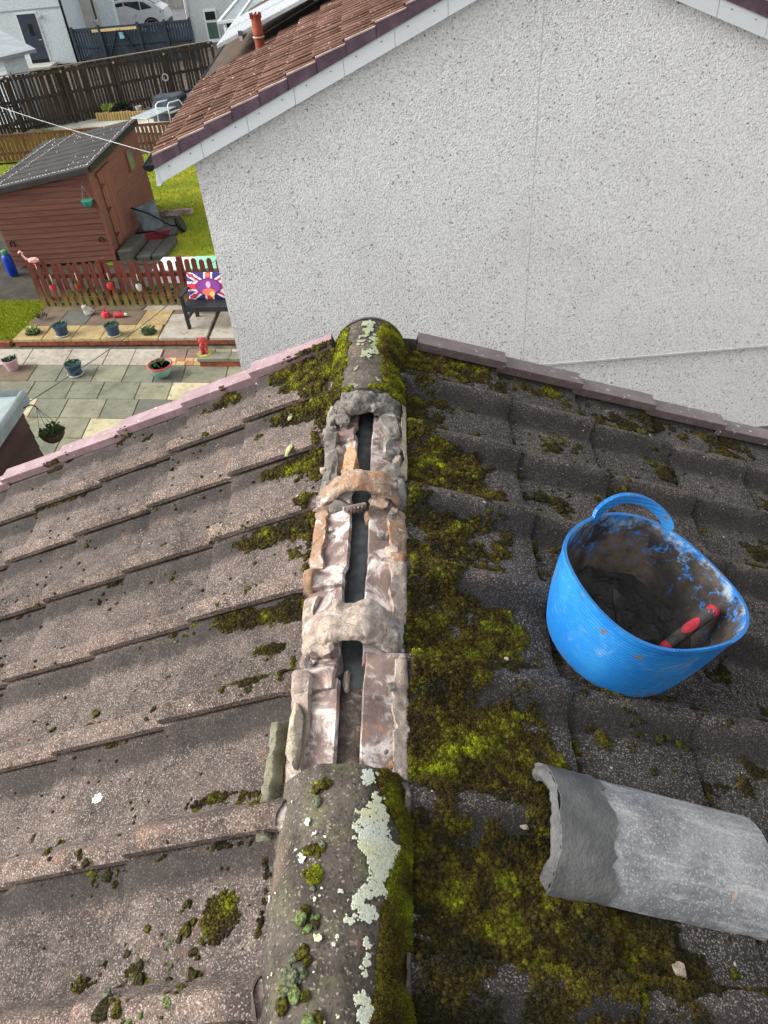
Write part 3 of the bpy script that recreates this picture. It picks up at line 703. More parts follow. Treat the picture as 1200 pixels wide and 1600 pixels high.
# ------------------------------------------------------------------ lichen crusts: small lobed flakes
def flakes(name, P, N, rad, col, parent, label=None):
    k = 9; th = np.linspace(0, 2 * math.pi, k, endpoint=False); n = len(P)
    t1 = np.cross(N, np.array([0.3, 1, .2])); t1 /= np.linalg.norm(t1, axis=1)[:, None]; t2 = np.cross(N, t1)
    rr = rad[:, None] * rng.uniform(.55, 1.25, (n, k)); zz = rng.uniform(-.0002, .0012, (n, k))
    ring = P[:, None, :] + t1[:, None] * (rr * np.cos(th))[..., None] + t2[:, None] * (rr * np.sin(th))[..., None] + N[:, None] * zz[..., None]
    c = P + N * rng.uniform(.0008, .002, n)[:, None]; V = np.concatenate([ring, c[:, None]], 1).reshape(-1, 3)
    F = np.array([(i, (i + 1) % k, k) for i in range(k)]); F = (F[None] + (np.arange(n) * (k + 1))[:, None, None]).reshape(-1, 3)
    C = np.repeat(col[:, None], k + 1, 1); C = C * np.r_[np.full(k, .82), 1.08][None, :, None]
    o = raw_mesh(name, V, F, M_LICH, C.reshape(-1, 3), parent=parent); o['kind'] = 'stuff'
    if label: o['label'] = label
    return o
def lichen_on_ridge(tile, spots, n, y0, y1, r0, r1, label, cols):
    x = rng.uniform(-.115, .118, n); y = rng.uniform(y0, y1, n); q = np.c_[x, y, x * 0]
    d = -.74 + .58 * fbm(q, 30, 80, 5, .66) + .30 * vnoise(q, 170, 83)
    for (X, Y, sx, sy, w) in spots: d = d + w * gauss(x, y, X, Y, sx, sy)
    k = d > 0; x, y = x[k], y[k]; P, Nn = ridge_on(x, y, .0035)
    t = np.clip(.5 + .8 * vnoise(np.c_[x, y, x * 0], 30, 5) + rng.normal(size=len(x)) * .15, 0, 1)[:, None]; a_, b_ = np.array(cols[0][:3]), np.array(cols[1][:3])
    flakes('lichen', P, Nn, rng.uniform(r0, r1, len(x)), a_ * (1 - t) + b_ * t, tile, label)
lichen_on_ridge(near_tile, [(.048, .680, .012, .020, 1.0), (.066, .605, .020, .036, 1.2), (.066, .550, .028, .036, 1.25), (.100, .556, .020, .018, 1.0), (.066, .500, .020, .030, 1.05), (.042, .468, .009, .012, .95), (.055, .41, .008, .010, .85), (.058, .378, .011, .030, 1.05), (.060, .305, .022, .036, 1.15), (.085, .645, .008, .008, .8), (.062, .45, .012, .014, .8),
                            (.09, .685, .006, .006, .8), (-.018, .365, .010, .012, 1.1), (-.016, .41, .010, .005, .75), (-.05, .60, .004, .006, .7)], 64000, .255, .70, .0008, .0027, 'white lichen crust on the near ridge tile', (S(222, 230, 220), S(226, 222, 178)))
lichen_on_ridge(far_tile, [(.0, 2.36, .035, .06, .95), (.035, 2.26, .025, .06, .9), (-.01, 2.2, .02, .05, .6), (.02, 2.09, .014, .02, .6), (-.03, 2.10, .01, .03, .5)], 7000, 1.99, 2.43, .003, .007, 'grey lichen on the last ridge tile', (S(176, 182, 164), S(150, 158, 120)))
# scattered lichen dots on the tiles
for sgn in (-1, 1):
    n = 420; x = rng.uniform(.13, 1.4, n); y = rng.uniform(.25, 2.38, n); P = roofpt(sgn, x / CA, y, .0005)
    Nn = np.tile(np.array([sgn * SA, 0, CA]), (n, 1)); rad = rng.choice([.0011, .0016, .0022, .0034], n, p=[.5, .3, .15, .05]) * (1 + .25 * y)
    flakes('lichen', P, Nn, rad, np.array(S(206, 204, 192)[:3]) * rng.uniform(.6, 1.1, (n, 1)), SIDE[sgn]['slope'])

# ------------------------------------------------------------------ round moss cushions, one by one
def cushion_mesh(seed):
    b = MB(); b.blob((0, 0, .10), (.95, .95, .55), seed, .42, 3.2, 3, flat=-.35, octv=5)
    r_ = random.Random(seed); base = list(b.v)
    for v in base:
        v = Vector(v)
        if v.z < 0: continue
        for _ in range(2):
            d = (v + Vector((r_.gauss(0, .35), r_.gauss(0, .35), r_.gauss(.2, .35)))).normalized() * r_.uniform(.10, .22); sd_ = d.cross(Vector((r_.gauss(0, 1), r_.gauss(0, 1), r_.gauss(0, 1)))).normalized() * .035
            b.add([v * .97 - sd_, v * .97 + sd_, v + d], [(0, 1, 2)])
    o = b.build('moss_cushion', M_CUSH[0], None, smooth=True)
    me = o.data; bpy.data.objects.remove(o); return me
CM_ = [cushion_mesh(200 + k) for k in range(6)]
def cushion(parent, P, r, mi, nrm=None):
    o = bpy.data.objects.new('moss_cushion', random.choice(CM_)); link(o, parent)
    o.location = WM[parent].inverted() @ Vector(P); o.scale = (r, r * random.uniform(.8, 1.25), r * random.uniform(.75, 1.1))
    Nl = WM[parent].inverted().to_3x3() @ Vector(nrm); o.rotation_euler = (Nl.to_track_quat('Z', 'Y') @ Matrix.Rotation(random.uniform(0, 6.28), 3, 'Z').to_quaternion()).to_euler()
    o.material_slots[0].link = 'OBJECT'; o.material_slots[0].material = M_CUSH[mi]
# left slope: (x, y, radius, material) read off the photograph
LC = [(.718, .729, .013, 2), (.60, .655, .011, 1), (.63, .70, .008, 1), (.52, .64, .010, 1), (.505, .62, .012, 2), (.50, .60, .010, 1), (.47, .60, .013, 2), (.45, .585, .010, 2), (.44, .95, .011, 2), (.455, .93, .008, 2), (.65, 1.02, .013, 1), (.66, .99, .010, 1), (.63, .985, .009, 2),
      (.55, 1.44, .013, 1), (.57, 1.19, .010, 1), (.53, 1.2, .008, 3), (.47, 1.18, .009, 0), (.43, 1.19, .010, 1), (.83, 1.28, .011, 1), (.79, 1.02, .010, 1), (.80, 1.45, .012, 2), (.87, 1.30, .009, 1), (.62, 1.61, .012, 1), (.36, .35, .018, 2), (.34, .40, .020, 2), (.37, .375, .015, 0), (.33, .35, .016, 1), (.31, .33, .012, 3), (.30, .46, .011, 0),
      (.38, .45, .012, 2), (.35, .49, .010, 1), (.27, .48, .014, 1), (.28, .52, .012, 2), (.25, .44, .010, 2), (.24, .40, .013, 2), (.235, .375, .012, 1), (.24, .35, .010, 3), (.29, .42, .008, 0), (.55, .31, .02, 2), (.52, .305, .018, 2), (.48, .30, .02, 1), (.44, .30, .016, 2), (.66, .31, .014, 1), (.70, .36, .012, 1),
      (.24, 1.03, .010, 0), (.26, 1.05, .008, 0), (.235, 1.08, .008, 3), (.20, 1.04, .009, 1), (.30, 1.28, .008, 3), (.28, 1.31, .007, 0), (.25, 1.24, .010, 1), (.22, 1.17, .009, 1), (.345, 1.185, .012, 1), (.33, 1.22, .010, 1), (.45, 1.62, .012, 1), (.70, 2.02, .013, 1), (.56, 2.10, .014, 1), (.36, 2.01, .015, 1), (.21, .985, .012, 0), (.165, .955, .013, 0), (.20, .93, .010, 2), (.26, .945, .010, 1),
      (.40, 1.50, .008, 0), (.31, 1.50, .009, 0), (.29, 1.42, .008, 0), (.26, 1.45, .009, 1), (1.02, 1.5, .01, 1), (.95, 1.75, .012, 1), (1.2, 1.9, .013, 1), (.16, .70, .014, 1), (.15, .665, .013, 1), (.21, .70, .012, 1), (.24, .70, .012, 2), (.27, .71, .010, 2), (.30, .70, .012, 1)]
def spread(L_):
    out = []
    for (x, y, r, mi) in L_:
        out.append((x, y, r * .8, mi))
        for _ in range(random.randint(2, 5)): out.append((x + random.gauss(0, r * .9), y + random.gauss(0, r * .8), r * random.uniform(.25, .6), random.choice((mi, mi, 1, 2))))
    return out
for x, y, r, mi in spread(LC):
    P = roofpt(-1, np.array([x / CA]), y, r * .10)[0]; cushion(SIDE[-1]['slope'], P, r, mi, (-SA, 0, CA))
RC = [(.60, 2.02, .022, 1), (.64, 2.04, .018, 1), (.68, 2.0, .016, 2), (.58, 2.06, .014, 0), (.75, 1.86, .018, 2), (.80, 1.83, .02, 1), (.97, 2.06, .02, 1), (.98, 2.12, .016, 2), (.92, 2.2, .022, 1), (.98, 2.25, .026, 1), (.62, .94, .014, 2), (.68, .92, .016, 2), (.72, .91, .012, 1), (.58, .95, .012, 2), (.80, 1.00, .014, 1), (.84, .97, .012, 2), (.60, 1.68, .016, 2), (.56, 1.72, .014, 1),
      (.40, .51, .014, 1), (.415, .495, .012, 1), (.68, .44, .014, 1), (.50, .46, .012, 2), (.30, .60, .012, 2), (1.05, 1.75, .016, 1), (.90, 1.60, .012, 2), (.49, .97, .012, 2)]
for x, y, r, mi in spread(RC):
    P = roofpt(1, np.array([x / CA]), y, r * .10)[0]; cushion(SIDE[1]['slope'], P, r, mi, (SA, 0, CA))
for x, y, r, mi in [(-.046, .440, .0135, 3), (-.040, .452, .010, 1), (-.034, .425, .0085, 3), (-.022, .431, .007, 2), (-.028, .440, .005, 3), (-.020, .442, .005, 3), (-.032, .486, .006, 0), (-.052, .385, .009, 0), (-.062, .372, .008, 0), (-.050, .356, .013, 0), (-.036, .362, .010, 0), (-.058, .345, .010, 0), (-.044, .338, .011, 3), (-.064, .325, .012, 1), (-.030, .334, .008, 1), (-.020, .30, .012, 3), (-.008, .302, .011, 1), (-.040, .392, .010, 1), (-.030, .38, .009, 1),
                    (-.032, .672, .010, 0), (-.040, .655, .011, 1), (-.026, .66, .009, 1), (-.036, .632, .008, 0), (-.022, .556, .007, 0), (-.034, .551, .008, 1), (-.046, .548, .007, 1), (-.028, .542, .007, 1), (-.036, .516, .006, 1), (-.032, .50, .007, 1)]:
    P, Nn = ridge_on(np.array([x]), np.array([y]), r * .25); cushion(near_tile, P[0], r, mi, Nn[0])

# ------------------------------------------------------------------ white splashes and small fragments on the tiles
M_WHITE = simple('dropping_white', S(226, 226, 220), S(196, 198, 192), 120, .8, 200, .4, .002)
def splash(sgn, x, y, rx, ry, seed, label):
    r_ = np.random.default_rng(seed); n = 22; ring = []
    c = roofpt(sgn, np.array([x / CA]), y, .0022)[0]; V = [tuple(c)]
    for k in range(n):
        t = 2 * math.pi * k / n; q = r_.uniform(.65, 1.25); V.append(tuple(roofpt(sgn, np.array([(x + rx * q * math.cos(t)) / CA]), y + ry * q * math.sin(t), .0010)[0]))
    b = MB(); b.add(V, [(0, 1 + k, 1 + (k + 1) % n) for k in range(n)]); tagp(b.build('bird_dropping', M_WHITE), label, 'dropping', 'bird droppings on the tiles')
splash(-1, .568, .786, .013, .013, 1, 'larger white bird dropping on the brown tiles left of the ridge')
splash(-1, .486, .524, .007, .009, 2, 'smaller white bird dropping on the brown tiles near the bottom left')
def fragment(name, P, sz, mat, seed, label, nrm, cat='stone'):
    b = MB(); b.blob((0, 0, 0), sz, seed, .35, 3, 3, octv=3); o = b.build(name, mat, None, smooth=True, angle=35)
    o.location = P; o.rotation_euler = Vector(nrm).to_track_quat('Z', 'Y').to_euler(); return tagp(o, label, cat)
P = roofpt(1, np.array([.572 / CA]), .435, .012)[0]; fragment('mortar_fragment', P, (.018, .014, .006), M_CREAM, 301, 'flat pale mortar fragment on moss below the loose ridge tile', (SA, 0, CA))
P = roofpt(1, np.array([.318 / CA]), .643, .010)[0]; fragment('pale_chip', P, (.005, .009, .003), M_CREAM, 302, 'tiny white chip on moss left of the loose ridge tile', (SA, 0, CA))
P = roofpt(1, np.array([.335 / CA]), 1.045, .012)[0]; fragment('pale_chip', P, (.006, .005, .003), M_CREAM, 303, 'tiny white chip on the moss left of the blue tub', (SA, 0, CA))
for i, (x, y, c_) in enumerate([(.25, 2.05, 'pale lichen clod left of the last ridge tile'), (.21, 1.80, 'pale lichen clod beside the opened ridge')]):
    P = roofpt(-1, np.array([x / CA]), y, .006)[0]; fragment('lichen_clod', P, (.030, .016, .006), simple('lichen_clod%d' % i, S(176, 176, 132), S(140, 138, 96), 40, .95, 200, .6, .003), 310 + i, c_, (-SA, 0, CA), 'lichen')

# ------------------------------------------------------------------ loose ridge tile with fresh mortar on one end
lt = empty('loose_ridge_tile', (0, 0, 0), 0, 'clean grey half-round ridge tile lying loose on the mossy slope, wet mortar on one end', 'ridge tile')
Mt = SIDE[1]['M'] @ Matrix.Translation((.618, .648, .022)) @ Matrix.Rotation(R(-3.5), 4, 'Z') @ Matrix.Rotation(R(1.0), 4, 'Y')
lt.matrix_world = Mt; WM[lt] = Mt
def half_round(x0, x1, r, t, amax, ny, na, seed, rag=0.0, hf=.82):
    def ringp(x, rr): 
        a = np.radians(np.linspace(-amax, amax, na)); return np.c_[np.full(na, x), rr * np.sin(a), hf * rr * (np.cos(a) - math.cos(R(amax)))]
    O = np.concatenate([ringp(x, r) for x in np.linspace(x0, x1, ny)]); I = np.concatenate([ringp(x, r - t) for x in np.linspace(x0, x1, ny)])
    O += (.0013 * vnoise(O, 30, seed))[:, None] * np.array([0, .3, 1])
    return O, I
def half_round_obj(name, x0, x1, r, t, amax, mat, seed, rag0=0, rag1=0, rough=0, hf=.82):
    ny, na = 36, 40; O, I = half_round(x0, x1, r, t, amax, ny, na, seed, hf=hf)
    if rough: O[:, 1:] *= (1 + rough * fbm(O, 34, seed, 4, .6))[:, None]
    for A in (O, I):
        w1 = (A[:, 0] - x0) / (x1 - x0); A[:, 0] += rag1 * w1 ** 8 * fbm(A * [0, 1, 1], 22, seed + 2, 4, .6) + rag0 * (1 - w1) ** 8 * fbm(A * [0, 1, 1], 30, seed + 3, 4, .6)
    n = ny * na; F = []; q = lambda i, j, o=0: o + i * na + j
    for i in range(ny - 1):
        for j in range(na - 1): F += [(q(i, j), q(i, j + 1), q(i + 1, j + 1), q(i + 1, j)), (q(i, j, n), q(i + 1, j, n), q(i + 1, j + 1, n), q(i, j + 1, n))]
        F += [(q(i, 0), q(i + 1, 0), q(i + 1, 0, n), q(i, 0, n)), (q(i, na - 1), q(i, na - 1, n), q(i + 1, na - 1, n), q(i + 1, na - 1))]
    for j in range(na - 1): F += [(q(0, j), q(0, j, n), q(0, j + 1, n), q(0, j + 1)), (q(ny - 1, j), q(ny - 1, j + 1), q(ny - 1, j + 1, n), q(ny - 1, j, n))]
    b = MB(); b.add([tuple(v) for v in np.r_[O, I]], F); return b.build(name, mat, lt, local=True, smooth=True, angle=45)
half_round_obj('shell', -.225, .222, .126, .017, 80, M_LOOSE, 7)
half_round_obj('mortar_coat', -.232, -.118, .1315, .030, 79, M_WET, 8, .004, .018, .003)
b = MB()
na, nr = 40, 7; P = []
for i in range(nr):
    for a in np.radians(np.linspace(-77, 77, na)):
        rr = .126 - .034 * i / (nr - 1); P.append((-.233 - .012 * math.sin(math.pi * i / (nr - 1)), rr * math.sin(a), .82 * rr * (math.cos(a) - math.cos(R(80)))))
P = np.array(P); P[:, 0] += .004 * fbm(P, 60, 5, 4, .6); b.grid(P, nr, na); b.build('mortar_end', M_WETD if False else M_WET, lt, local=True, smooth=True)

# ------------------------------------------------------------------ blue rubber tub
tub = empty('rubber_tub', (0, 0, 0), 0, 'blue flexible rubber tub with one raised loop handle, smeared with mortar, on dark tiles', 'tub')
Mt = SIDE[1]['M'] @ Matrix.Translation((.645, 1.160, .040)); tub.matrix_world = Mt; WM[tub] = Mt
rim = [(.419, 1.205), (.479, 1.29), (.554, 1.361), (.66, 1.405), (.742, 1.396), (.847, 1.273), (.89, 1.201), (.878, 1.118), (.812, 1.046), (.731, 1.0), (.643, .966), (.544, .957), (.476, 1.012), (.434, 1.10)]
ra = np.array([math.atan2(y - 1.17, x - .655) for x, y in rim]); rr_ = np.array([math.hypot(x - .655, y - 1.17) for x, y in rim])
od = np.argsort(ra); ra, rr_ = ra[od], rr_[od]
def rimr(t):
    t = (np.asarray(t) + math.pi) % (2 * math.pi) - math.pi
    g = np.linspace(-math.pi, math.pi, 181); v = np.interp(g, np.r_[ra - 2 * math.pi, ra, ra + 2 * math.pi], np.tile(rr_, 3)); k = np.ones(17) / 17
    v = np.convolve(np.r_[v[-17:], v, v[:17]], k, 'same')[17:-17]; return np.interp(t, g, v)
HT = .232
def tubpt(t, h, off=0.0):
    """h 0..1 from base to rim"""
    rb = .166; rr = rb + (rimr(t) - rb) * (h ** .85) + .006 * math.sin(math.pi * min(h, 1)) + off
    z = HT * h + .010 * h * math.sin(t - 2.4)
    return (rr * math.cos(t), rr * math.sin(t), z)
M_TUB = None
def tubmat(inner):
    t = NT('tub_inside' if inner else 'tub_outside'); p = t.pos('obj')
    blue = t.mix(t.ramp(t.noise(5, 5, .6, p), .4, .7), S(22, 112, 186), S(50, 136, 202))
    sx = t.scalev(p, (60, 60, 380)); scr = t.noise(1.0, 4, .7, sx)
    blue = t.mix(t.math('MULTIPLY', t.ramp(scr, .56, .72), .45), blue, S(120, 170, 208))
    blue = t.mix(t.math('MULTIPLY', t.ramp(t.noise(9, 6, .72, p, .6), .57, .72), .50), blue, S(146, 172, 194))
    blue = t.mix(t.ramp(t.noise(17, 6, .7, p), .60, .66), blue, S(104, 98, 90))
    sep = t.n('ShaderNodeSeparateXYZ'); t.l(p, sep.inputs[0])
    if inner:
        top = t.math('ADD', t.math('MULTIPLY', sep.outputs[2], 3.0), t.math('MULTIPLY', t.noise(15, 7, .75, p), 1.0))
        dirt = t.mix(t.ramp(t.noise(9, 6, .7, p), .38, .66), S(42, 38, 35), S(88, 78, 68))
        dirt = t.mix(t.math('MULTIPLY', t.ramp(t.noise(5.5, 5, .65, p), .54, .66), .5), dirt, S(138, 120, 100))
        pale = t.mix(t.ramp(t.noise(22, 5, .7, p), .45, .62), blue, S(150, 166, 180))
        fleck = t.ramp(t.noise(34, 5, .75, p, .5), .55, .62); c = t.mix(t.ramp(top, 1.06, 1.22), t.mix(t.math('MULTIPLY', fleck, t.ramp(sep.outputs[2], .06, .16)), dirt, S(44, 120, 196)), pale); rough = .75
    else:
        low = t.math('ADD', sep.outputs[2], t.math('MULTIPLY', t.noise(20, 5, .7, p), .05)); c = t.mix(t.math('MULTIPLY', t.ramp(low, .055, .02), .6), blue, S(96, 100, 104)); rough = .48
    w = t.n('ShaderNodeTexWave'); w.wave_type = 'BANDS'; w.bands_direction = 'Z'; w.inputs['Scale'].default_value = 36; w.inputs['Distortion'].default_value = .3; t.l(p, w.inputs[0])
    n = t.bump(w.outputs['Fac'], .35 if not inner else .1, .0022); n = t.bump(t.noise(45, 4, .6, p), .2, .004, n)
    return t.done(c, rough, n, .4)
M_TO, M_TI = tubmat(False), tubmat(True)
nt_, nh = 96, 26; b = MB(); P = []
hh = np.linspace(0, 1, nh)
rows = [('o', h) for h in hh] + [('i', h) for h in hh[::-1]]
base_rows = [(.0, 0.004, 'o'), (.12, 0.002, 'o')]
for k, h in rows:
    for i in range(nt_):
        t = 2 * math.pi * i / nt_
        if k == 'o': x, y, z = tubpt(t, h, (.0035 if h > .955 else 0)); 
        else: x, y, z = tubpt(t, h, -.005); z += .006 * (1 - h)
        if k == 'o' and h == 0: x *= .955; y *= .955
        P.append((x, y, z))
nr = len(rows); b.cur = 0
fs = []
for i in range(nr - 1):
    for j in range(nt_):
        j2 = (j + 1) % nt_; fs.append((i * nt_ + j, i * nt_ + j2, (i + 1) * nt_ + j2, (i + 1) * nt_ + j))
b.add(P, fs); b.mi = [0 if f // nt_ < nh else 1 for f in range(len(fs))]
b.f += [tuple(range(nt_ - 1, -1, -1)), tuple((nr - 1) * nt_ + j for j in range(nt_))]; b.mi += [0, 1]
b.build('body', [M_TO, M_TI], tub, local=True, smooth=True, angle=50)
def handle(t0, t1, rise, out, name='handle'):
    n = 40; b = MB(); P = []
    for i in range(n + 1):
        f = i / n; t = t0 + (t1 - t0) * f; x, y, z = tubpt(t, 1.0); e = max(0.0, math.sin(math.pi * f)) ** .62; rr = math.hypot(x, y)
        wd = .030 - .013 * math.sin(math.pi * f); th = .0045 + .003 * math.sin(math.pi * f) ** 2
        zt = z + rise * e + .010; zb = max(zt - wd, z - .012) if 0.02 < f < .98 else z - .012
        if f < .13 or f > .87: zb = z - .012 + (zt - wd - z + .012) * max(0, (min(f, 1 - f) - .06) / .07)
        k0 = (rr + out * (zb - z) / max(rise, .01)) / rr; k1 = (rr + out * (zt - z) / max(rise, .01)) / rr
        for (k, z_, o) in ((k0, zb, -th), (k0, zb, th), (k1, zt, th), (k1, zt, -th)): P.append((x * k + o * math.cos(t), y * k + o * math.sin(t), z_))
    b.grid(P, n + 1, 4, wrapv=True); b.f += [(3, 2, 1, 0), tuple(n * 4 + k for k in range(4))]; b.mi += [0, 0]
    h = b.build(name, M_TO, tub, local=True, smooth=True, angle=40); 
    g = MB()
    for i in range(9, 32):
        f = i / n; t = t0 + (t1 - t0) * f; x, y, z = tubpt(t, 1.0); e = max(0.0, math.sin(math.pi * f)) ** .62; rr = math.hypot(x, y); k = (rr + out * (rise * e) / rise) / rr
        g.blob((x * k, y * k, z + rise * e + .0105), (.0030, .0022, .0018), i, .1, 1, 1)
    g.build('grip_dots', M_TO, h, local=True, smooth=True); return h
handle(R(125), R(63), .040, .014)
g = MB()
for i in range(26):
    t = R(-98 + i * 2.0); x, y, z = tubpt(t, 1.0); g.blob((x, y, z + .001), (.0030, .0022, .0020), i, .1, 1, 1)
g.build('rim_grip', M_TO, tub, local=True, smooth=True)
# mortar left in the tub
b = MB(); n1, n2 = 44, 120; P = []
for i in range(n1):
    for j in range(n2):
        t = 2 * math.pi * j / n2; f = i / (n1 - 1); x0_, y0_ = .17 * f * math.cos(t), .17 * f * math.sin(t)
        z_ = max(.012, .036 + .020 * f * math.cos(t - .9) + .016 * float(fbm(np.array([[x0_, y0_, 0]]), 18, 90, 5, .6)[0]) + .014 * f ** 4)
        x, y, _ = tubpt(t, z_ / HT * .92, -.007); P.append((x * f, y * f, z_))
b.grid(P, n1, n2, wrapv=True); mo = b.build('leftover_mortar', M_WETD, None, smooth=True); mo.matrix_world = Mt
tagp(mo, 'dark leftover wet mortar in the bottom of the blue tub', 'mortar')

# tools in the tub
def tl(u, y, h): return SIDE[1]['M'] @ Vector((u, y, h + .02))
M_GRIP = simple('grey_rubber_grip', S(84, 80, 78), S(64, 60, 58), 60, .7, 200, .2, .001); M_RED = simple('red_rubber_grip', S(206, 62, 74), S(176, 50, 60), 50, .55, 200, .2, .001)
M_STEEL = simple('worn_steel', S(70, 70, 70), S(44, 42, 40), 30, .5, 80, .4, .002, Metallic=.6)
tr = empty('trowel', tl(.79, 1.14, .16), 0, 'trowel with red and grey rubber handle leaning in the blue tub', 'trowel')
A = tl(.700, 1.075, .085); B = tl(.836, 1.172, .200); ax = (B - A); Ln = ax.length; ax.normalize()
def at(f): return A + ax * (Ln * f)
def handle_piece(name, segs, mat, n=14):
    b = MB(); b.tube([at(f) for f, r in segs], [r for f, r in segs], n); return b.build(name, mat, tr, smooth=True, angle=50)
hd = handle_piece('handle', [(.18, .010), (.22, .0125), (.30, .0145), (.45, .0155), (.62, .0150), (.78, .0155), (.88, .0165), (.90, .0160)], M_GRIP)
handle_piece('grip_end', [(.895, .0163), (.95, .0165), (.985, .014), (1.0, .009)], M_RED); handle_piece('ferrule', [(.17, .0112), (.185, .0140), (.26, .0147), (.265, .0145)], M_RED)
side = ax.cross(Vector((0, -.4, 1))).normalized(); upv = side.cross(ax).normalized()
b = MB(); n = 16
for (f0, f1, r_) in ((.46, .74, .0162),):
    P = []
    for i in range(14):
        f = f0 + (f1 - f0) * i / 13; w = max(0.0, math.sin(math.pi * i / 13)) ** .6
        for j in range(9):
            a = (j / 8 - .5) * 1.7 * w + .25; P.append(at(f) + (upv * math.cos(a) - side * math.sin(a)) * r_)
    b.grid(P, 14, 9)
b.build('grip_inlay', M_RED, tr, smooth=True)
b = MB(); c = at(.90) + upv * .0158; ring = [c + (ax * math.cos(t) + side * math.sin(t)) * .0055 for t in np.linspace(0, 2 * math.pi, 17)]
b.tube(ring, .0017, 8, close=False); b.build('hang_hole_ring', M_NAIL, tr, smooth=True)
b = MB(); b.tube([at(.2), at(-.15), at(-.25) - upv * .02], .005, 8); b.build('shank', M_STEEL, tr, smooth=True)
b = MB(); c = at(-.25) - upv * .024
b.prism([c + side * .03, c - side * .03, c - ax * .10 - side * .035, c - ax * .16, c - ax * .10 + side * .035], upv * .002); b.build('blade', M_STEEL, tr)
pt = empty('pointing_trowel', tl(.60, 1.16, .12), 0, 'dark steel blade of a second trowel standing in the mortar in the blue tub', 'trowel')
A2 = tl(.645, 1.125, .075); B2 = tl(.583, 1.190, .172); d = (B2 - A2).normalized(); sd_ = d.cross(Vector((.5, -.6, 1))).normalized(); n_ = sd_.cross(d)
b = MB(); b.prism([A2 - sd_ * .011, A2 + sd_ * .011, B2 - d * .02 + sd_ * .011, B2 - d * .004 + sd_ * .005, B2 - d * .001 - sd_ * .004, B2 - d * .02 - sd_ * .011], n_ * .003); b.build('blade', M_STEEL, pt)
b = MB(); b.tube([A2 + d * .005, A2 - d * .03], .006, 8); b.build('shank', M_STEEL, pt, smooth=True)
# ------------------------------------------------------------------ neighbour's house: roughcast gable, white bargeboard, red tiled roof, solar panels
M_RED_T = None
def redtile():
    t = NT('red_clay_tile'); c = t.mix(t.ramp(t.noise(2.2, 5, .65), .38, .64), S(96, 70, 60), S(120, 92, 80))
    c = t.mix(t.math('MULTIPLY', t.ramp(t.noise(9, 5, .7), .55, .68), .75), c, S(92, 72, 58)); c = t.mix(t.ramp(t.noise(24, 4, .7), .62, .68), c, S(200, 170, 150))
    oi = t.n('ShaderNodeObjectInfo'); v = t.math('ADD', t.math('MULTIPLY', oi.outputs['Random'], .4), .8); cb = t.n('ShaderNodeCombineColor'); [t.l(v, cb.inputs[i]) for i in range(3)]
    c = t.mix(1.0, c, cb.outputs[0], 'MULTIPLY'); return t.done(c, .9, t.bump(t.noise(60, 3), .4, .008), .2)
M_RED_T = redtile()
M_UPVC = None
def upvc():
    t = NT('white_bargeboard'); c = t.mix(t.math('MULTIPLY', t.ramp(t.noise(3, 5, .65), .5, .75), .4), S(226, 230, 232), S(190, 196, 194))
    sx = t.scalev(t.pos(), (14, 1, 1.6)); c = t.mix(t.math('MULTIPLY', t.ramp(t.noise(1, 4, .6, sx), .66, .74), .55), c, S(140, 142, 116)); return t.done(c, .4, None, .4)
M_UPVC = upvc()
M_PURP = simple('dark_purple_verge', S(86, 66, 78), S(108, 88, 98), 7, .5, 30, .2, .004, .4, .4, .7)
M_CRM = simple('cream_edge', S(214, 196, 172), S(180, 158, 134), 12, .8)
M_BLK = simple('black_plastic', S(30, 32, 36), S(22, 23, 26), 8, .45)
M_ALU = simple('aluminium', S(206, 210, 214), S(184, 188, 192), 6, .35, Metallic=.3)
M_GLASSR = simple('panel_glass', S(176, 184, 190), S(196, 202, 206), 1.2, .12, spec=.8)
M_TERRA = simple('terracotta', S(150, 76, 56), S(128, 62, 44), 6, .8, 40, .2, .004)
NTH = R(3.0)
nb = empty('neighbour_house', (1.55, 8.08, G), NTH, 'neighbouring house with white roughcast gable and red tiled roof', 'house')
AZ, HWN, K = .665 - G, 3.56, .405               # local apex height of the wall, half width, slope
ka = math.atan(K); cka, ska = math.cos(ka), math.sin(ka)
belt = -3.60 - G
b = MB()
b.prism([(-HWN, 0, belt), (HWN, 0, belt), (HWN, 0, AZ - HWN * K), (0, 0, AZ), (-HWN, 0, AZ - HWN * K)], (0, 9.5, 0))
b.build('wall', M_DASH, nb, local=True)
b = MB(); b.prism([(-HWN + .03, .035, -.06), (HWN - .03, .035, -.06), (HWN - .03, .035, belt - .002), (-HWN + .03, .035, belt - .002)], (0, 9.4, 0)); b.build('lower_wall', M_DASH, nb, local=True)
M_BEAD = simple('render_bead', S(208, 208, 206), S(190, 190, 188), 9, .7)
b = MB(); b.box((0, .016, belt - .005), (2 * HWN + .01, .05, .022)); b.build('belt_edge', M_BEAD, nb, local=True)
b = MB(); b.box((-.10, .0035, (AZ - .06 + belt) / 2), (.006, .010, AZ - .06 - belt)); b.build('movement_joint', M_BEAD, nb, local=True)
OV = .10                                        # the verge stands this far in front of the wall
eav = HWN + .36
def rpt(x, z=0.0, y=0.0):                       # point on the roof surface, x from apex (signed)
    return (x, y, AZ + .10 - abs(x) * K + z)
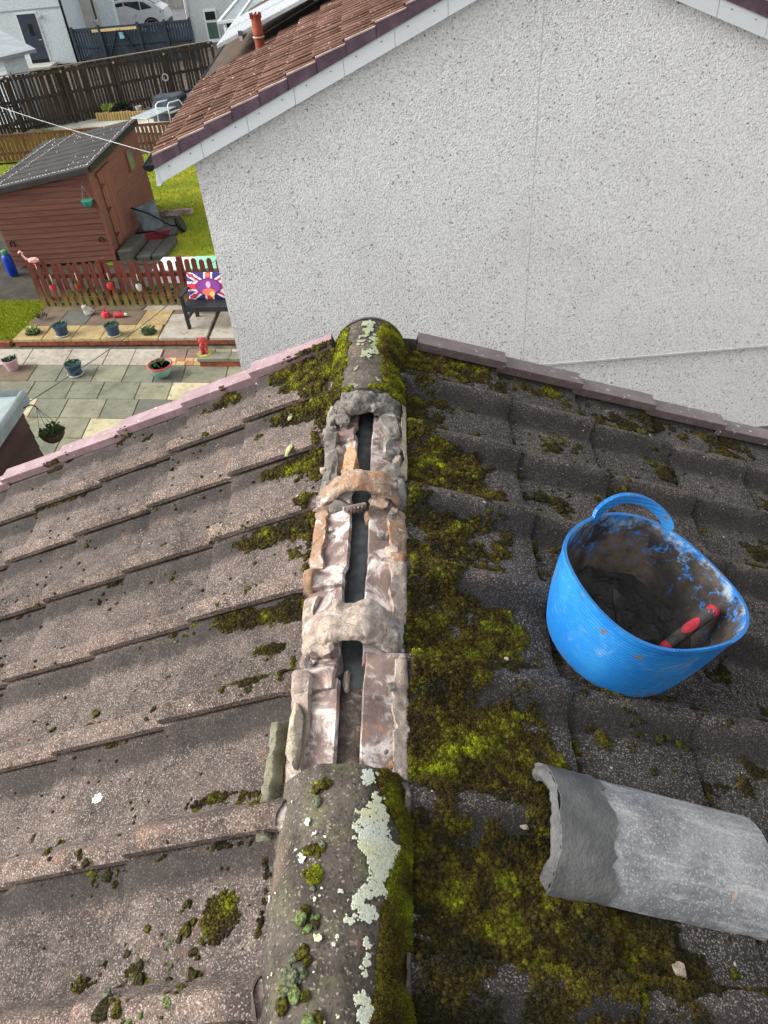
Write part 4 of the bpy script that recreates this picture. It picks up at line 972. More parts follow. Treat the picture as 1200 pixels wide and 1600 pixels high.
for sg in (-1, 1):
    nbd = 8; L = eav / nbd
    for i in range(nbd):
        x0, x1 = sg * (i * L + .003), sg * ((i + 1) * L - .003)
        b = MB(); th = -.235
        p = [rpt(x0, -.03, -OV), rpt(x1, -.03, -OV), rpt(x1, th, -OV), rpt(x0, th, -OV)]
        b.prism(p, (0, .018, 0)); bo = b.build('bargeboard', M_UPVC, nb, local=True)
        g = MB()
        for f in (.25, .75):
            q = rpt(x0 + (x1 - x0) * f, -.13, -OV - .002); g.blob(q, (.007, .004, .007), i, .1, 1, 1)
        g.build('fixing', M_NAIL, bo, local=True, smooth=True)
    b = MB(); p = [rpt(sg * .02, -.215, -OV + .02), rpt(sg * eav, -.215, -OV + .02), rpt(sg * eav, -.230, -OV + .02), rpt(sg * .02, -.230, -OV + .02)]; b.prism(p, (0, OV - .02, 0)); b.build('soffit', M_UPVC, nb, local=True)
    b = MB(); b.prism([rpt(sg * .0, -.02, .0), rpt(sg * (eav - .03), -.02, 0), rpt(sg * (eav - .03), -.05, 0), rpt(sg * .0, -.05, 0)], (0, 9.5, 0)); b.build('roof_deck', M_BLK, nb, local=True)
    # purple verge units, one per course, with the cream edge of the tile above
    gx = .31 * cka; ncs = int(eav / gx) + 1
    for i in range(ncs):
        xt = eav + .02 - gx * i; xh = max(xt - gx - .012, .02)
        if xt < .1: continue
        dz = .0
        b = MB(); p = [rpt(sg * xh, .000, -OV - .014), rpt(sg * xt, .030, -OV - .014), rpt(sg * xt, -.085, -OV - .014), rpt(sg * xh, -.085, -OV - .014)]; b.prism(p, (0, .012, 0))
        p = [rpt(sg * xh, .006, -OV - .014), rpt(sg * xt, .034, -OV - .014), rpt(sg * xt, .026, -OV - .014), rpt(sg * xh, -.002, -OV - .014)]; b.prism(p, (0, .05, 0)); vo = b.build('verge_unit', M_PURP, nb, local=True)
        b = MB(); p = [rpt(sg * xh, .010, -OV + .030), rpt(sg * xt, .044, -OV + .030), rpt(sg * xt, .026, -OV + .030), rpt(sg * xh, -.004, -OV + .030)]; b.prism(p, (0, .022, 0)); b.build('tile_edge', M_CRM, vo, local=True)
# red tiles on the visible slope
me = tile_mesh('tile', .42, 0, .31, 77, 9, 3, False); me.materials.append(M_RED_T)
ncs = int(eav / (.31 * cka)); 
Rl = Matrix(((-cka, 0, -ska), (0, -1, 0), (-ska, 0, cka)))
slp = bpy.data.objects.new('tiled_slope', None); link(slp, nb); slp.matrix_local = Matrix.Translation((0, 0, AZ + .09)) @ Rl.to_4x4(); WM[slp] = WM[nb] @ slp.matrix_local
for c in range(ncs + 1):
    for k in range(21):
        ut = (eav + .03) / cka - .31 * c
        if ut < .2: continue
        o = bpy.data.objects.new('tile', me); link(o, slp); o.location = (ut - .42, .02 - .160 * k + random.uniform(-.003, .003), random.uniform(0, .006)); o.rotation_euler = (0, random.uniform(-.012, .004), random.uniform(-.01, .01)); o.scale = (1, .545, .85)
b = MB(); b.prism([rpt(.02, 0, -OV), rpt(eav, 0, -OV), rpt(eav, .035, -OV), rpt(.02, .035, -OV)], (0, 9.6, 0)); b.build('right_roof_covering', M_RED_T, nb, local=True)
b = MB(); b.prism([rpt(-.02, 0, 3.3), rpt(-eav, 0, 3.3), rpt(-eav, .035, 3.3), rpt(-.02, .035, 3.3)], (0, 6.3, 0)); b.build('rear_roof_covering', simple('mossy_brown_tile', S(84, 70, 58), S(66, 56, 46), 4, .95, 14, .6, .02), nb, local=True)
# ridge tiles of the neighbour
hr = [(.14 * math.sin(t), 0, AZ + .02 + .14 * math.cos(t)) for t in np.radians(np.linspace(-85, 85, 14))]
for k in range(20):
    b = MB(); b.prism(hr, (0, .44, 0)); o = b.build('ridge_tile', M_RED_T, nb, local=True, smooth=True, angle=40); o.location = (0, -OV + .46 * k, 0)
# half-round gutter with end cap, white fascia return
b = MB(); gx_, gz_ = -eav - .075, AZ + .10 - eav * K - .055
a = np.radians(np.linspace(180, 360, 14)); prof_o = [(gx_ + .062 * math.cos(t), -OV - .01, gz_ + .062 * math.sin(t)) for t in a]; prof_i = [(gx_ + .056 * math.cos(t), -OV - .01, gz_ + .056 * math.sin(t)) for t in a[::-1]]
b.prism(prof_o + prof_i, (0, 9.5, 0)); b.prism(prof_o, (0, .006, 0)); b.build('gutter', M_BLK, nb, local=True)
b = MB(); b.box((-eav - .006, 4.6, AZ + .10 - eav * K - .135), (.02, 9.4, .22)); b.build('fascia', M_UPVC, nb, local=True)
b = MB(); b.prism([(-eav - .02, -OV - .004, AZ + .02 - eav * K), (-eav - .005, -OV - .004, AZ + .05 - eav * K), (-eav - .005, -OV - .004, AZ - .16 - eav * K), (-eav - .045, -OV - .004, AZ - .16 - eav * K)], (0, .03, 0)); b.build('corner_trim', M_UPVC, nb, local=True)
b = MB(); b.tube([(-HWN + .10, 1.2, AZ - HWN * K - .40), (-HWN - .22, 1.0, AZ - HWN * K - .34), (-HWN - .30, .9, AZ - HWN * K - .28)], .034, 10); b.build('waste_pipe', M_BLK, nb, local=True, smooth=True)
# vent pipe through the roof
b = MB(); vx, vy = -3.05, 2.92; vz = rpt(vx)[2]
b.lathe([(.062, -.1), (.058, .18), (.066, .18), (.066, .22), (.062, .23), (.062, .36), (.05, .39)], (vx, vy, vz), 18); vp = b.build('vent_pipe', M_TERRA, nb, local=True, smooth=True, angle=40)
for k in range(8):
    b = MB(); t = 2 * math.pi * k / 8; b.box((vx + .064 * math.cos(t), vy + .064 * math.sin(t), vz + .38), (.018, .018, .06)); b.build('cowl_tooth', M_TERRA, vp, local=True)
b = MB(); b.lathe([(.075, 0), (.075, .012)], (vx, vy, vz + .15), 18); b.build('clamp_band', M_CRM, vp, local=True)
# solar panels on rails
for i, (x0, x1) in enumerate(((-3.62, -1.98), (-1.94, -.30))):
    for j in range(2):
        y0 = 3.15 + j * 1.08
        pn = bpy.data.objects.new('solar_panel', None); link(pn, nb); WM[pn] = WM[nb].copy()
        d = Vector((x1 - x0, 0, (x1 - x0) * K)); b = MB(); lift = .27 if i == 0 else .165; d.z -= .10; c0 = Vector(rpt(x0, lift, y0)); nrm_ = Vector((-ska, 0, cka))
        b.prism([c0, c0 + d, c0 + d + Vector((0, 1.04, 0)), c0 + Vector((0, 1.04, 0))], nrm_ * .036); b.build('frame', M_ALU, pn, local=True)
        b = MB(); q = [c0 + d * f + Vector((0, g, 0)) + nrm_ * .037 for f, g in ((.015, .025), (.985, .025), (.985, 1.015), (.015, 1.015))]; b.prism(q, nrm_ * .003); b.build('glass', M_GLASSR, pn, local=True)
        for k in range(5):
            b = MB(); f = .025 + .99 * (k + .5) / 5; b.bar(c0 + d * .015 + Vector((0, f, 0)) + nrm_ * .042, c0 + d * .985 + Vector((0, f, 0)) + nrm_ * .042, .012, .003, nrm_); b.build('busbar', M_UPVC, pn, local=True)
for k, xr in enumerate((-3.3, -2.3, -1.6, -.6)):
    b = MB(); p = rpt(xr, .08 + .05 * (-xr - .3), 3.1); b.box((p[0], 4.25, p[2]), (.04, 2.3, .05)); b.build('panel_rail', M_ALU, nb, local=True)
    b = MB(); b.box((p[0], 3.13, p[2] + .03), (.05, .05, .10)); b.build('panel_clamp', M_NAIL, nb, local=True)

# ------------------------------------------------------------------ garden: patio slabs, terrace, lawns
M_JOINT = simple('sand_joint', S(104, 100, 84), S(78, 76, 62), 6, .95, 80, .4, .01)
def slabmat(n_, a, b_):
    k = lambda c: (c[0] * .76, c[1] * .76, c[2] * .84) + (1.0,)
    t = NT(n_); c = t.mix(t.ramp(t.noise(2.6, 6, .65), .35, .68), k(a), k(b_)); c = t.mix(t.math('MULTIPLY', t.ramp(t.noise(11, 5, .7), .52, .68), .45), c, S(84, 80, 62)); c = t.mix(t.math('MULTIPLY', t.ramp(t.noise(6, 4, .6), .60, .72), .5), c, S(70, 76, 48))
    return t.done(c, .85, t.bump(t.noise(45, 4, .6), .4, .006), .3)
M_SLAB = [slabmat('slab_grey', S(138, 138, 114), S(112, 112, 92)), slabmat('slab_olive', S(154, 152, 122), S(126, 124, 98)), slabmat('slab_dark', S(112, 112, 98), S(92, 92, 80)), slabmat('slab_cream', S(208, 198, 156), S(184, 172, 130)), slabmat('slab_pale', S(194, 186, 164), S(168, 158, 138)), slabmat('slab_ochre', S(196, 174, 118), S(164, 140, 92)), slabmat('slab_brown', S(130, 112, 88), S(108, 92, 74)), slabmat('slab_pink', S(146, 122, 104), S(120, 98, 86))]
patio = sheet('patio', [(-12, 3), (-2.2, 3), (-2.2, 11.7), (-12, 12.4)], G - .03, M_JOINT)
WM[patio] = Matrix.Identity(4)
def slab(quad, mat, z=G, th=.05, parent=patio, gap=.006, name='slab'):
    c = Vector((sum(p[0] for p in quad) / 4, sum(p[1] for p in quad) / 4)); q = []
    for p in quad:
        d = c - Vector(p); d.normalize(); q.append((p[0] + d.x * gap * 1.4, p[1] + d.y * gap * 1.4))
    b = MB(); bv = .006; zz = z + random.uniform(-.003, .003)
    q2 = [(c.x + (p[0] - c.x) * .985, c.y + (p[1] - c.y) * .985) for p in q]
    vs_ = [(x, y, zz - th) for x, y in q] + [(x, y, zz - bv) for x, y in q] + [(x, y, zz) for x, y in q2]
    fs_ = [(3, 2, 1, 0), (8, 9, 10, 11)] + [(i, (i + 1) % 4, 4 + (i + 1) % 4, 4 + i) for i in range(4)] + [(4 + i, 4 + (i + 1) % 4, 8 + (i + 1) % 4, 8 + i) for i in range(4)]
    b.add(vs_, fs_); return b.build(name, mat, parent)
SK = -.118                                   # the rows of the garden run slightly across
rowline = lambda yb, x: yb + SK * (x + 5)
ROWS = [(11.42, 10.87, [-9.2, -8.5, -7.9, -7.3, -6.65, -5.90, -5.20, -4.72, -4.22], (4, 4, 4, 4, 4, 4, 4, 4)),
        (10.87, 10.34, [-9.0, -8.3, -7.6, -7.02, -6.35, -5.85, -5.23, -4.70, -4.17, -3.69, -2.96, -2.35], (0, 1, 0, 6, 0, 0, 1, 0, 2, 0, 1)),
        (10.34, 9.83, [-8.9, -8.2, -7.5, -6.81, -6.18, -5.5, -4.96, -4.34, -3.8, -3.18, -2.7, -2.35], (1, 0, 3, 0, 0, 0, 0, 1, 3, 3, 0)),
        (9.83, 9.30, [-8.7, -8.0, -7.3, -6.6, -5.93, -5.41, -4.76, -4.23, -3.69, -3.15, -2.6], (0, 1, 0, 3, 0, 1, 0, 2, 0, 1)),
        (9.30, 8.78, [-8.6, -7.9, -7.2, -6.55, -5.95, -5.4, -4.86, -4.21, -3.7, -3.1, -2.5], (1, 0, 1, 0, 1, 1, 3, 4, 0, 1)),
        (8.78, 8.25, [-8.4, -7.7, -7.0, -6.4, -5.8, -5.15, -4.55, -3.95, -3.4, -2.8], (0, 1, 0, 1, 0, 1, 1, 0, 1)),
        (8.25, 7.70, [-8.3, -7.6, -6.9, -6.2, -5.5, -4.9, -4.3, -3.7, -3.1, -2.5], (0, 1, 0, 1, 0, 1, 0, 1, 0)),
        (7.70, 7.15, [-8.1, -7.4, -6.7, -6.1, -5.4, -4.8, -4.1, -3.5, -2.9], (1, 0, 1, 0, 1, 0, 1, 0)),
        (7.15, 6.60, [-8.0, -7.3, -6.6, -5.9, -5.2, -4.6, -4.0, -3.4, -2.8], (0, 1, 0, 1, 0, 1, 0, 1))]
for y0, y1, xs_, ms in ROWS:
    for i in range(len(xs_) - 1):
        a_, c_ = xs_[i], xs_[i + 1]; slab([(a_ + .02, rowline(y1, a_)), (c_ + .02, rowline(y1, c_)), (c_, rowline(y0, c_)), (a_, rowline(y0, a_))], M_SLAB[ms[i]])
# top row right part: brown slabs, ochre setts, cream slab
for a_, c_, y0, y1, mi in ((-4.2, -3.78, 11.42, 11.12, 7), (-3.78, -3.28, 11.42, 11.12, 7), (-3.28, -3.0, 11.42, 11.12, 1), (-3.0, -2.45, 11.42, 10.95, 4)):
    slab([(a_ + .02, rowline(y1, a_)), (c_ + .02, rowline(y1, c_)), (c_, rowline(y0, c_)), (a_, rowline(y0, a_))], M_SLAB[mi])
M_SETT = [slabmat('sett_ochre', S(206, 172, 116), S(184, 146, 92)), slabmat('sett_rose', S(190, 132, 98), S(168, 110, 80)), slabmat('sett_cream', S(214, 192, 140), S(190, 166, 116))]
for r_ in range(2):
    for i in range(6):
        a_ = -4.22 + i * .155 + .03 * r_; yb = 11.12 - .125 * r_; slab([(a_, rowline(yb - .125, a_)), (a_ + .155, rowline(yb - .125, a_ + .155)), (a_ + .155, rowline(yb, a_ + .155)), (a_, rowline(yb, a_))], M_SETT[1 if i == 0 else (i * 2 + r_) % 3], z=G + .004, gap=.004, name='sett')
# raised terrace
terr = sheet('terrace', [(-6.98, 11.83), (-2.2, 11.34), (-2.2, 12.75), (-6.85, 13.1)], G + .09, M_JOINT, thick=.12); WM[terr] = Matrix.Identity(4)
def tq(a0, a1, b0, b1, f0, f1):              # front xs, back xs, depth fractions
    fr = lambda x: 11.74 - .103 * (x + 7.02); bk = lambda x: 13.02 - .11 * (x + 6.9)
    y = lambda x, f: fr(x) + (bk(x) - fr(x)) * f
    return [(a0, y(a0, f0)), (a1, y(a1, f0)), (b1, y(b1, f1)), (b0, y(b0, f1))]
TS = [(-7.04, -6.48, -6.97, -6.49, 0, .40, 5), (-6.48, -5.93, -6.45, -5.90, 0, .40, 5), (-5.93, -5.39, -5.90, -5.37, 0, .40, 5), (-5.39, -4.87, -5.37, -4.84, 0, .40, 5), (-4.87, -4.32, -4.84, -4.34, 0, .40, 5), (-4.32, -3.45, -4.28, -3.45, 0, .72, 4), (-3.40, -2.5, -3.38, -2.5, 0, .8, 4),
      (-6.97, -6.40, -6.90, -6.35, .40, .85, 6), (-6.40, -5.85, -6.35, -5.8, .40, .85, 2), (-5.85, -5.33, -5.8, -5.3, .40, .85, 6), (-5.33, -4.84, -5.3, -4.8, .40, .85, 6), (-4.84, -4.30, -4.8, -4.28, .40, .85, 5), (-6.90, -5.9, -6.85, -5.85, .85, 1.0, 6), (-5.9, -4.9, -5.85, -4.85, .85, 1.0, 6), (-4.9, -3.9, -4.85, -3.85, .85, 1.0, 4), (-4.28, -3.45, -4.25, -3.45, .72, .85, 6)]
for a0, a1, b0, b1, f0, f1, mi in TS: slab(tq(a0, a1, b0, b1, f0, f1), M_SLAB[mi], z=G + .135, th=.05, parent=terr)
M_BRK = simple('garden_brick', S(146, 82, 60), S(112, 62, 48), 8, .9, 40, .4, .006)
for i in range(20):
    x0 = -7.02 + i * .232; yf = lambda x: 11.752 - .103 * (x + 7.02)
    b = MB(); b.prism([(x0, yf(x0) - .0, G), (x0 + .222, yf(x0 + .222), G), (x0 + .222, yf(x0 + .222), G + random.uniform(.072, .082)), (x0, yf(x0), G + .078)], (0, .09, 0)); b.build('brick', M_BRK, terr)

# low wall in front of the neighbour's corner
dw = empty('dwarf_wall', (-3.1, 10.72, G), 0, 'low brick kerb wall with grey coping beside the roughcast house', 'wall')
b = MB(); b.bar((-3.42, 10.74, G + .05), (-2.4, 10.64, G + .05), .20, .10); b.build('brick_course', M_BRK, dw)
for i in range(2):
    b = MB(); x0 = -3.44 + i * .53; b.bar((x0, 10.742 - .098 * (x0 + 3.42), G + .125), (x0 + .52, 10.742 - .098 * (x0 + .52 + 3.42), G + .125), .24, .05); b.build('coping', M_SLAB[0], dw)

# lawns
M_GRASS = None
def grassm():
    t = NT('lawn_ground'); c = t.mix(t.ramp(t.noise(1.3, 5, .6), .38, .66), S(128, 144, 42), S(160, 160, 48)); c = t.mix(t.math('MULTIPLY', t.ramp(t.noise(40, 4, .7), .5, .7), .6), c, S(82, 92, 30)); return t.done(c, .95, t.bump(t.noise(70, 4, .7), .8, .03), .1)
M_GRASS = grassm()
LAWNS = [('lawn', [(-13, 12.44), (-7.10, 11.78), (-6.95, 12.95), (-7.1, 13.55), (-13, 14.3)], G + .02), ('lawn', [(-6.6, 15.2), (-2.0, 14.75), (4, 14.75), (4, 23.4), (-12.2, 23.4), (-12.2, 19.3), (-6.6, 19.0)], G - .01), ('lawn', [(-20, 23.6), (-9.5, 23.6), (-9.4, 26.9), (-12.1, 27.3), (-15, 25.8), (-20, 23.9)], G - .01)]
def in_poly(x, y, poly):
    r_ = np.zeros(len(x), bool); n = len(poly)
    for i in range(n):
        (x0, y0), (x1, y1) = poly[i], poly[(i + 1) % n]; c = ((y0 > y) != (y1 > y)) & (x < (x1 - x0) * (y - y0) / (y1 - y0 + 1e-12) + x0); r_ ^= c
    return r_
M_BLADE = moss_mat('grass_blade')
gcols = np.array([S(138, 154, 40)[:3], S(166, 166, 48)[:3], S(114, 134, 40)[:3], S(178, 174, 68)[:3]])
for i, (nm, poly, z) in enumerate(LAWNS):
    lo = sheet(nm, poly, z, M_GRASS)
    px = np.array(poly); n = (60000, 60000, 14000)[i]
    x = rng.uniform(max(px[:, 0].min(), -13), min(px[:, 0].max(), -.5), n); y = rng.uniform(px[:, 1].min(), px[:, 1].max(), n); k = in_poly(x, y, poly); x, y = x[k], y[k]; n = len(x)
    w = .006 + .002 * i; h = rng.uniform(.02, .05, n); a = rng.uniform(0, 6.28, n); lx, ly = rng.normal(size=n) * .02, rng.normal(size=n) * .02
    A_ = np.c_[x - w * np.cos(a), y - w * np.sin(a), np.full(n, z - .003)]; B_ = np.c_[x + w * np.cos(a), y + w * np.sin(a), np.full(n, z - .003)]; T_ = np.c_[x + lx, y + ly, z + h]
    V = np.stack([A_, B_, T_], 1).reshape(-1, 3); F = np.arange(3 * n).reshape(-1, 3)
    q = np.clip(1.4 + 1.6 * fbm(np.c_[x, y, x * 0], .9, 5, 3) + rng.normal(size=n) * .5, 0, 2.99); i0 = q.astype(int); f = (q - i0)[:, None]; c = gcols[i0] * (1 - f) + gcols[np.minimum(i0 + 1, 3)] * f
    go = raw_mesh('grass', V, F, M_BLADE, np.repeat(c, 3, 0)); tagp(go, ('short grass beside the terrace', 'short yellow-green grass beside the brown shed', 'short grass below the dark back fence')[i], 'grass', None, 'stuff')
# soil bed and path behind the picket fence
sheet('soil_bed', [(-13, 14.3), (-7.1, 13.5), (-3.2, 13.0), (-2, 14.2), (-6.6, 15.9), (-6.4, 19), (-13, 19.6)], G - .02, simple('wet_soil', S(74, 70, 60), S(56, 52, 46), 4, .9, 40, .7, .02))
kerb = empty('lawn_kerb', (-8, 11.9, G), 0, 'narrow brick kerb along the lawn edge at the left', 'kerb')
for i in range(8):
    b = MB(); x0 = -9.0 + i * .235; b.bar((x0, 11.80 - .103 * (x0 + 7.02), G + .02), (x0 + .225, 11.80 - .103 * (x0 + .225 + 7.02), G + .02), .08, .09); b.build('brick', M_BRK, kerb)
# ------------------------------------------------------------------ brown garden shed
def wood(n_, a, b_, axis=(1, 1, 14), rough=.75):
    t = NT(n_); sx = t.scalev(t.pos(), axis); c = t.mix(t.ramp(t.noise(2.2, 5, .65, sx), .35, .68), a, b_)
    oi = t.n('ShaderNodeObjectInfo'); v = t.math('ADD', t.math('MULTIPLY', oi.outputs['Random'], .26), .87); cb = t.n('ShaderNodeCombineColor'); [t.l(v, cb.inputs[i]) for i in range(3)]
    return t.done(t.mix(1.0, c, cb.outputs[0], 'MULTIPLY'), rough, t.bump(t.noise(8, 4, .6, sx), .3, .004), .25)
M_SHED = wood('brown_shiplap', S(116, 76, 64), S(98, 64, 55)); M_SHED2 = wood('shed_door_wood', S(126, 82, 66), S(106, 68, 55), (14, 14, 1))
M_FELT2 = simple('shed_felt', S(68, 64, 63), S(54, 51, 50), 4, .9, 90, .4, .006)
M_WIN = simple('dark_window', S(92, 112, 104), S(70, 88, 84), 3, .15, spec=.6); M_CHROME = simple('galvanised', S(150, 152, 152), S(120, 122, 124), 20, .45, Metallic=.6)
shed = empty('garden_shed', (-6.23, 15.34, G), R(0), 'brown shiplap garden shed with dark felt roof', 'shed')
SW, SD, HR_, HL_ = 2.22, 3.45, 1.88, 1.56
b = MB(); b.prism([(-SW + .02, .02, .05), (-.02, .02, .05), (-.02, .02, HR_ - .02), (-SW + .02, .02, HL_ - .02)], (0, SD - .04, 0)); b.build('carcass', M_SHED, shed, local=True)
top = lambda x: HR_ + (HR_ - HL_) * x / SW
nb_ = 17
for i in range(nb_):
    z0 = .04 + i * .112; z1 = z0 + .120
    zl = min(z1, HL_); zr = min(z1, HR_)
    if z0 < HL_ - .01: poly = [(-SW, z0), (0, z0), (0, min(z1, HR_)), (-SW, min(z1, HL_))]
    else:
        xl = -SW * (HR_ - z0) / (HR_ - HL_)
        if z0 >= HR_ - .01: continue
        poly = [(xl, z0), (0, z0), (0, min(z1, HR_))]
    b = MB(); n = len(poly); b.add([(x, 0 - (.014 if z < z0 + .05 else .0), z) for x, z in poly] + [(x, .02, z) for x, z in poly], [tuple(range(n)), tuple(range(2 * n - 1, n - 1, -1))] + [(j, n + j, n + (j + 1) % n, (j + 1) % n) for j in range(n)]); b.build('board', M_SHED, shed, local=True)
    if z0 < HR_ - .02:
        zt = min(z1, HR_); b = MB(); b.add([(.014, 0, z0), (.014, SD, z0), (.0, SD, zt), (.0, 0, zt), (-.02, 0, z0), (-.02, SD, z0), (-.02, SD, zt), (-.02, 0, zt)], [(0, 1, 2, 3), (7, 6, 5, 4), (0, 4, 5, 1), (1, 5, 6, 2), (2, 6, 7, 3), (3, 7, 4, 0)]); b.build('board', M_SHED, shed, local=True)
b = MB(); b.box((.008, -.006, .95), (.05, .05, 1.82)); b.build('corner_post', M_SHED2, shed, local=True)
dr = MB(); dr.box((.020, .715, .90), (.012, .70, 1.46)); do = dr.build('door', M_SHED2, shed, local=True)
for k in range(5):
    b = MB(); b.box((.031, .43 + k * .142, .90), (.008, .132, 1.44)); b.build('door_board', M_SHED2, do, local=True)
b = MB(); b.box((.038, .715, 1.665), (.03, .86, .06)); b.build('door_lintel', M_SHED, do, local=True)
for z in (.42, .95, 1.42):
    b = MB(); b.box((.039, .47, z), (.010, .16, .03)); b.box((.039, .40, z), (.012, .03, .10)); b.build('hinge', M_BLK, do, local=True)
b = MB(); b.box((.026, 2.50, 1.33), (.03, .40, .46)); wo_ = b.build('window', M_SHED2, shed, local=True); b = MB(); b.box((.044, 2.50, 1.33), (.008, .32, .38)); b.build('pane', M_WIN, wo_, local=True)
rf = MB(); ov = .07; nn0 = Vector((-(HR_ - HL_) / SW, 0, 1)).normalized()
rz_ = lambda x: top(x) + .012
rf.prism([(-SW - ov, -ov, rz_(-SW - ov)), (ov, -ov, rz_(ov)), (ov, -ov, rz_(ov) + .03), (-SW - ov, -ov, rz_(-SW - ov) + .03)], (0, SD + 2 * ov, 0)); rfo = rf.build('roof', M_FELT2, shed, local=True)
for k in range(9):
    y0 = -ov - .012 + k * (SD + 2 * ov) / 9; b = MB(); w = (SD + 2 * ov) / 9 + .03
    b.add([(-SW - ov - .01, y0, rz_(-SW - ov) + .040), (ov + .01, y0, rz_(ov) + .040), (ov + .01, y0 + w, rz_(ov) + .033), (-SW - ov - .01, y0 + w, rz_(-SW - ov) + .033), (-SW - ov - .01, y0, rz_(-SW - ov) + .025), (ov + .01, y0, rz_(ov) + .025), (ov + .01, y0 + w, rz_(ov) + .025), (-SW - ov - .01, y0 + w, rz_(-SW - ov) + .025)],
          [(0, 1, 2, 3), (4, 7, 6, 5), (0, 4, 5, 1), (1, 5, 6, 2), (2, 6, 7, 3), (3, 7, 4, 0)]); b.build('felt_strip', M_FELT2, rfo, local=True)
b = MB(); b.box((.085, SD / 2, HR_ - .01), (.02, SD + .1, .10)); b.build('roof_edge_board', M_BLK, shed, local=True)
b = MB(); b.bar((-SW - ov, -ov - .02, rz_(-SW - ov) - .02), (ov, -ov - .02, rz_(ov) - .02), .02, .09); b.build('front_edge_board', M_FELT2, shed, local=True)
def horseshoe(x, y, z):
    b = MB(); b.tube([(x + .05 * math.cos(t), y, z + .06 * math.sin(t)) for t in np.radians(np.linspace(-50, 230, 14))], .011, 6); b.build('horseshoe', M_BLK, shed, local=True, smooth=True)
horseshoe(-.16, -.02, .48); horseshoe(-2.08, -.02, .52)
# string lights on the shed roof
sg_ = empty('string_lights', (-7.2, 16, G + 2), 0, 'strings of small white bulbs lying across the shed roof', 'lights')
wl, bl = MB(), MB()
def sp(x, y): return (-6.23 + x, 15.34 + y, G + rz_(x) + .062)
runs = [[(-2.25, -.02), (.05, -.02)], [(.03, -.02), (.03, 3.45)], [(-1.95, .1), (-1.45, 3.4)], [(-2.26, .3), (-1.95, 3.4)]]
for (a_, c_) in runs:
    n = 34; pts = [sp(a_[0] + (c_[0] - a_[0]) * i / n + random.uniform(-.02, .02), a_[1] + (c_[1] - a_[1]) * i / n) for i in range(n + 1)]; wl.tube(pts, .004, 5)
    for p in pts: bl.blob((p[0], p[1], p[2] + .006), (.011, .011, .009), 1, .05, 1, 1)
for _ in range(26): p = sp(random.uniform(-2.0, -.1), random.uniform(.2, 3.3)); bl.blob(p, (.011, .011, .009), 1, .05, 1, 1)
M_BULB = simple('white_bulb', S(240, 240, 236), rough=.3); wl.build('wire', M_CHROME, sg_); o = bl.build('bulbs', M_BULB, sg_); o['kind'] = 'stuff'

# ------------------------------------------------------------------ plants and pots
M_LEAFS = [simple('leaf_green', S(74, 104, 52), S(52, 78, 40), 20, .7), simple('leaf_light', S(150, 172, 84), S(110, 136, 60), 20, .7), simple('leaf_blue', S(86, 116, 92), S(60, 88, 70), 20, .7), simple('leaf_dark', S(46, 62, 36), S(34, 46, 30), 20, .7)]
def leaves(c, r, n, seed, up=.6, ln=.05, w=.016):
    b = MB(); rd = random.Random(seed)
    for _ in range(n):
        a = rd.uniform(0, 6.283); rr = r * math.sqrt(rd.random()); p = Vector((c[0] + rr * math.cos(a), c[1] + rr * math.sin(a), c[2] + rd.uniform(-.01, .03)))
        d = Vector((math.cos(a) * rr / r + rd.uniform(-.4, .4), math.sin(a) * rr / r + rd.uniform(-.4, .4), up + rd.random() * .6)).normalized() * ln * rd.uniform(.6, 1.2); s_ = d.cross(Vector((rd.uniform(-1, 1), rd.uniform(-1, 1), 1))).normalized() * w
        q = p + d * .5 + Vector((0, 0, .006)); b.add([p, q - s_, p + d, q + s_], [(0, 1, 2), (0, 2, 3)])
    return b
def pot(name, loc, r, h, mat, leafm, label, seed, saucer=None, rimmat=None, n=46, bowl=False):
    e = empty(name, loc, 0, label, 'plant pot', 'plant pots about the patio'); b = MB()
    pr = [(r * .72, 0), (r * .80, h * .25), (r * .97, h * .86), (r * 1.06, h * .86), (r * 1.06, h), (r * .93, h), (r * .90, h * .85)] if not bowl else [(r * .45, 0), (r * .72, h * .22), (r * .95, h * .6), (r * 1.02, h * .9), (r * 1.08, h), (r * .94, h), (r * .9, h * .85)]
    b.lathe(pr, (0, 0, .012 if saucer else 0), 22); b.build('pot', mat, e, local=True, smooth=True, angle=40)
    if saucer: b = MB(); b.lathe([(r * .85, 0), (r * 1.0, .012), (r * 1.02, .03), (r * .95, .03), (r * .9, .014)], (0, 0, 0), 20); b.build('saucer', saucer, e, local=True, smooth=True, angle=40)
    if rimmat: b = MB(); b.tube([(r * 1.04 * math.cos(t), r * 1.04 * math.sin(t), h * .99) for t in np.linspace(0, 6.2832, 25)], .013, 6, close=False); b.build('rim', rimmat, e, local=True, smooth=True)
    b = MB(); b.lathe([(0.001, 0), (r * .92, 0)], (0, 0, h * .86), 18); b.build('soil', M_SOIL, e, local=True)
    o = leaves((0, 0, h * .9), r * .85, n, seed).build('leaves', leafm, e, local=True); o['kind'] = 'stuff'; return e
M_NAVY = simple('navy_glaze', S(38, 58, 78), S(52, 76, 96), 9, .35, spec=.5); M_TEAL = simple('teal_glaze', S(108, 150, 138), S(128, 166, 152), 8, .4, spec=.5); M_PINK = simple('pink_glaze', S(196, 162, 170), S(176, 144, 154), 8, .5); M_STONE = simple('pale_stone', S(196, 194, 186), S(168, 166, 158), 20, .85, 60, .3, .006)
ZT = G + .136; ZP = G + .004
pot('plant_pot', (-6.74, 10.93, ZP), .125, .19, M_PINK, M_LEAFS[2], 'pink pot with grey-green plant at the left edge of the patio', 1)
pot('plant_pot', (-5.53, 10.62, ZP), .135, .20, M_NAVY, M_LEAFS[0], 'navy pot on a pale saucer standing alone on the grey slabs', 2, M_STONE)
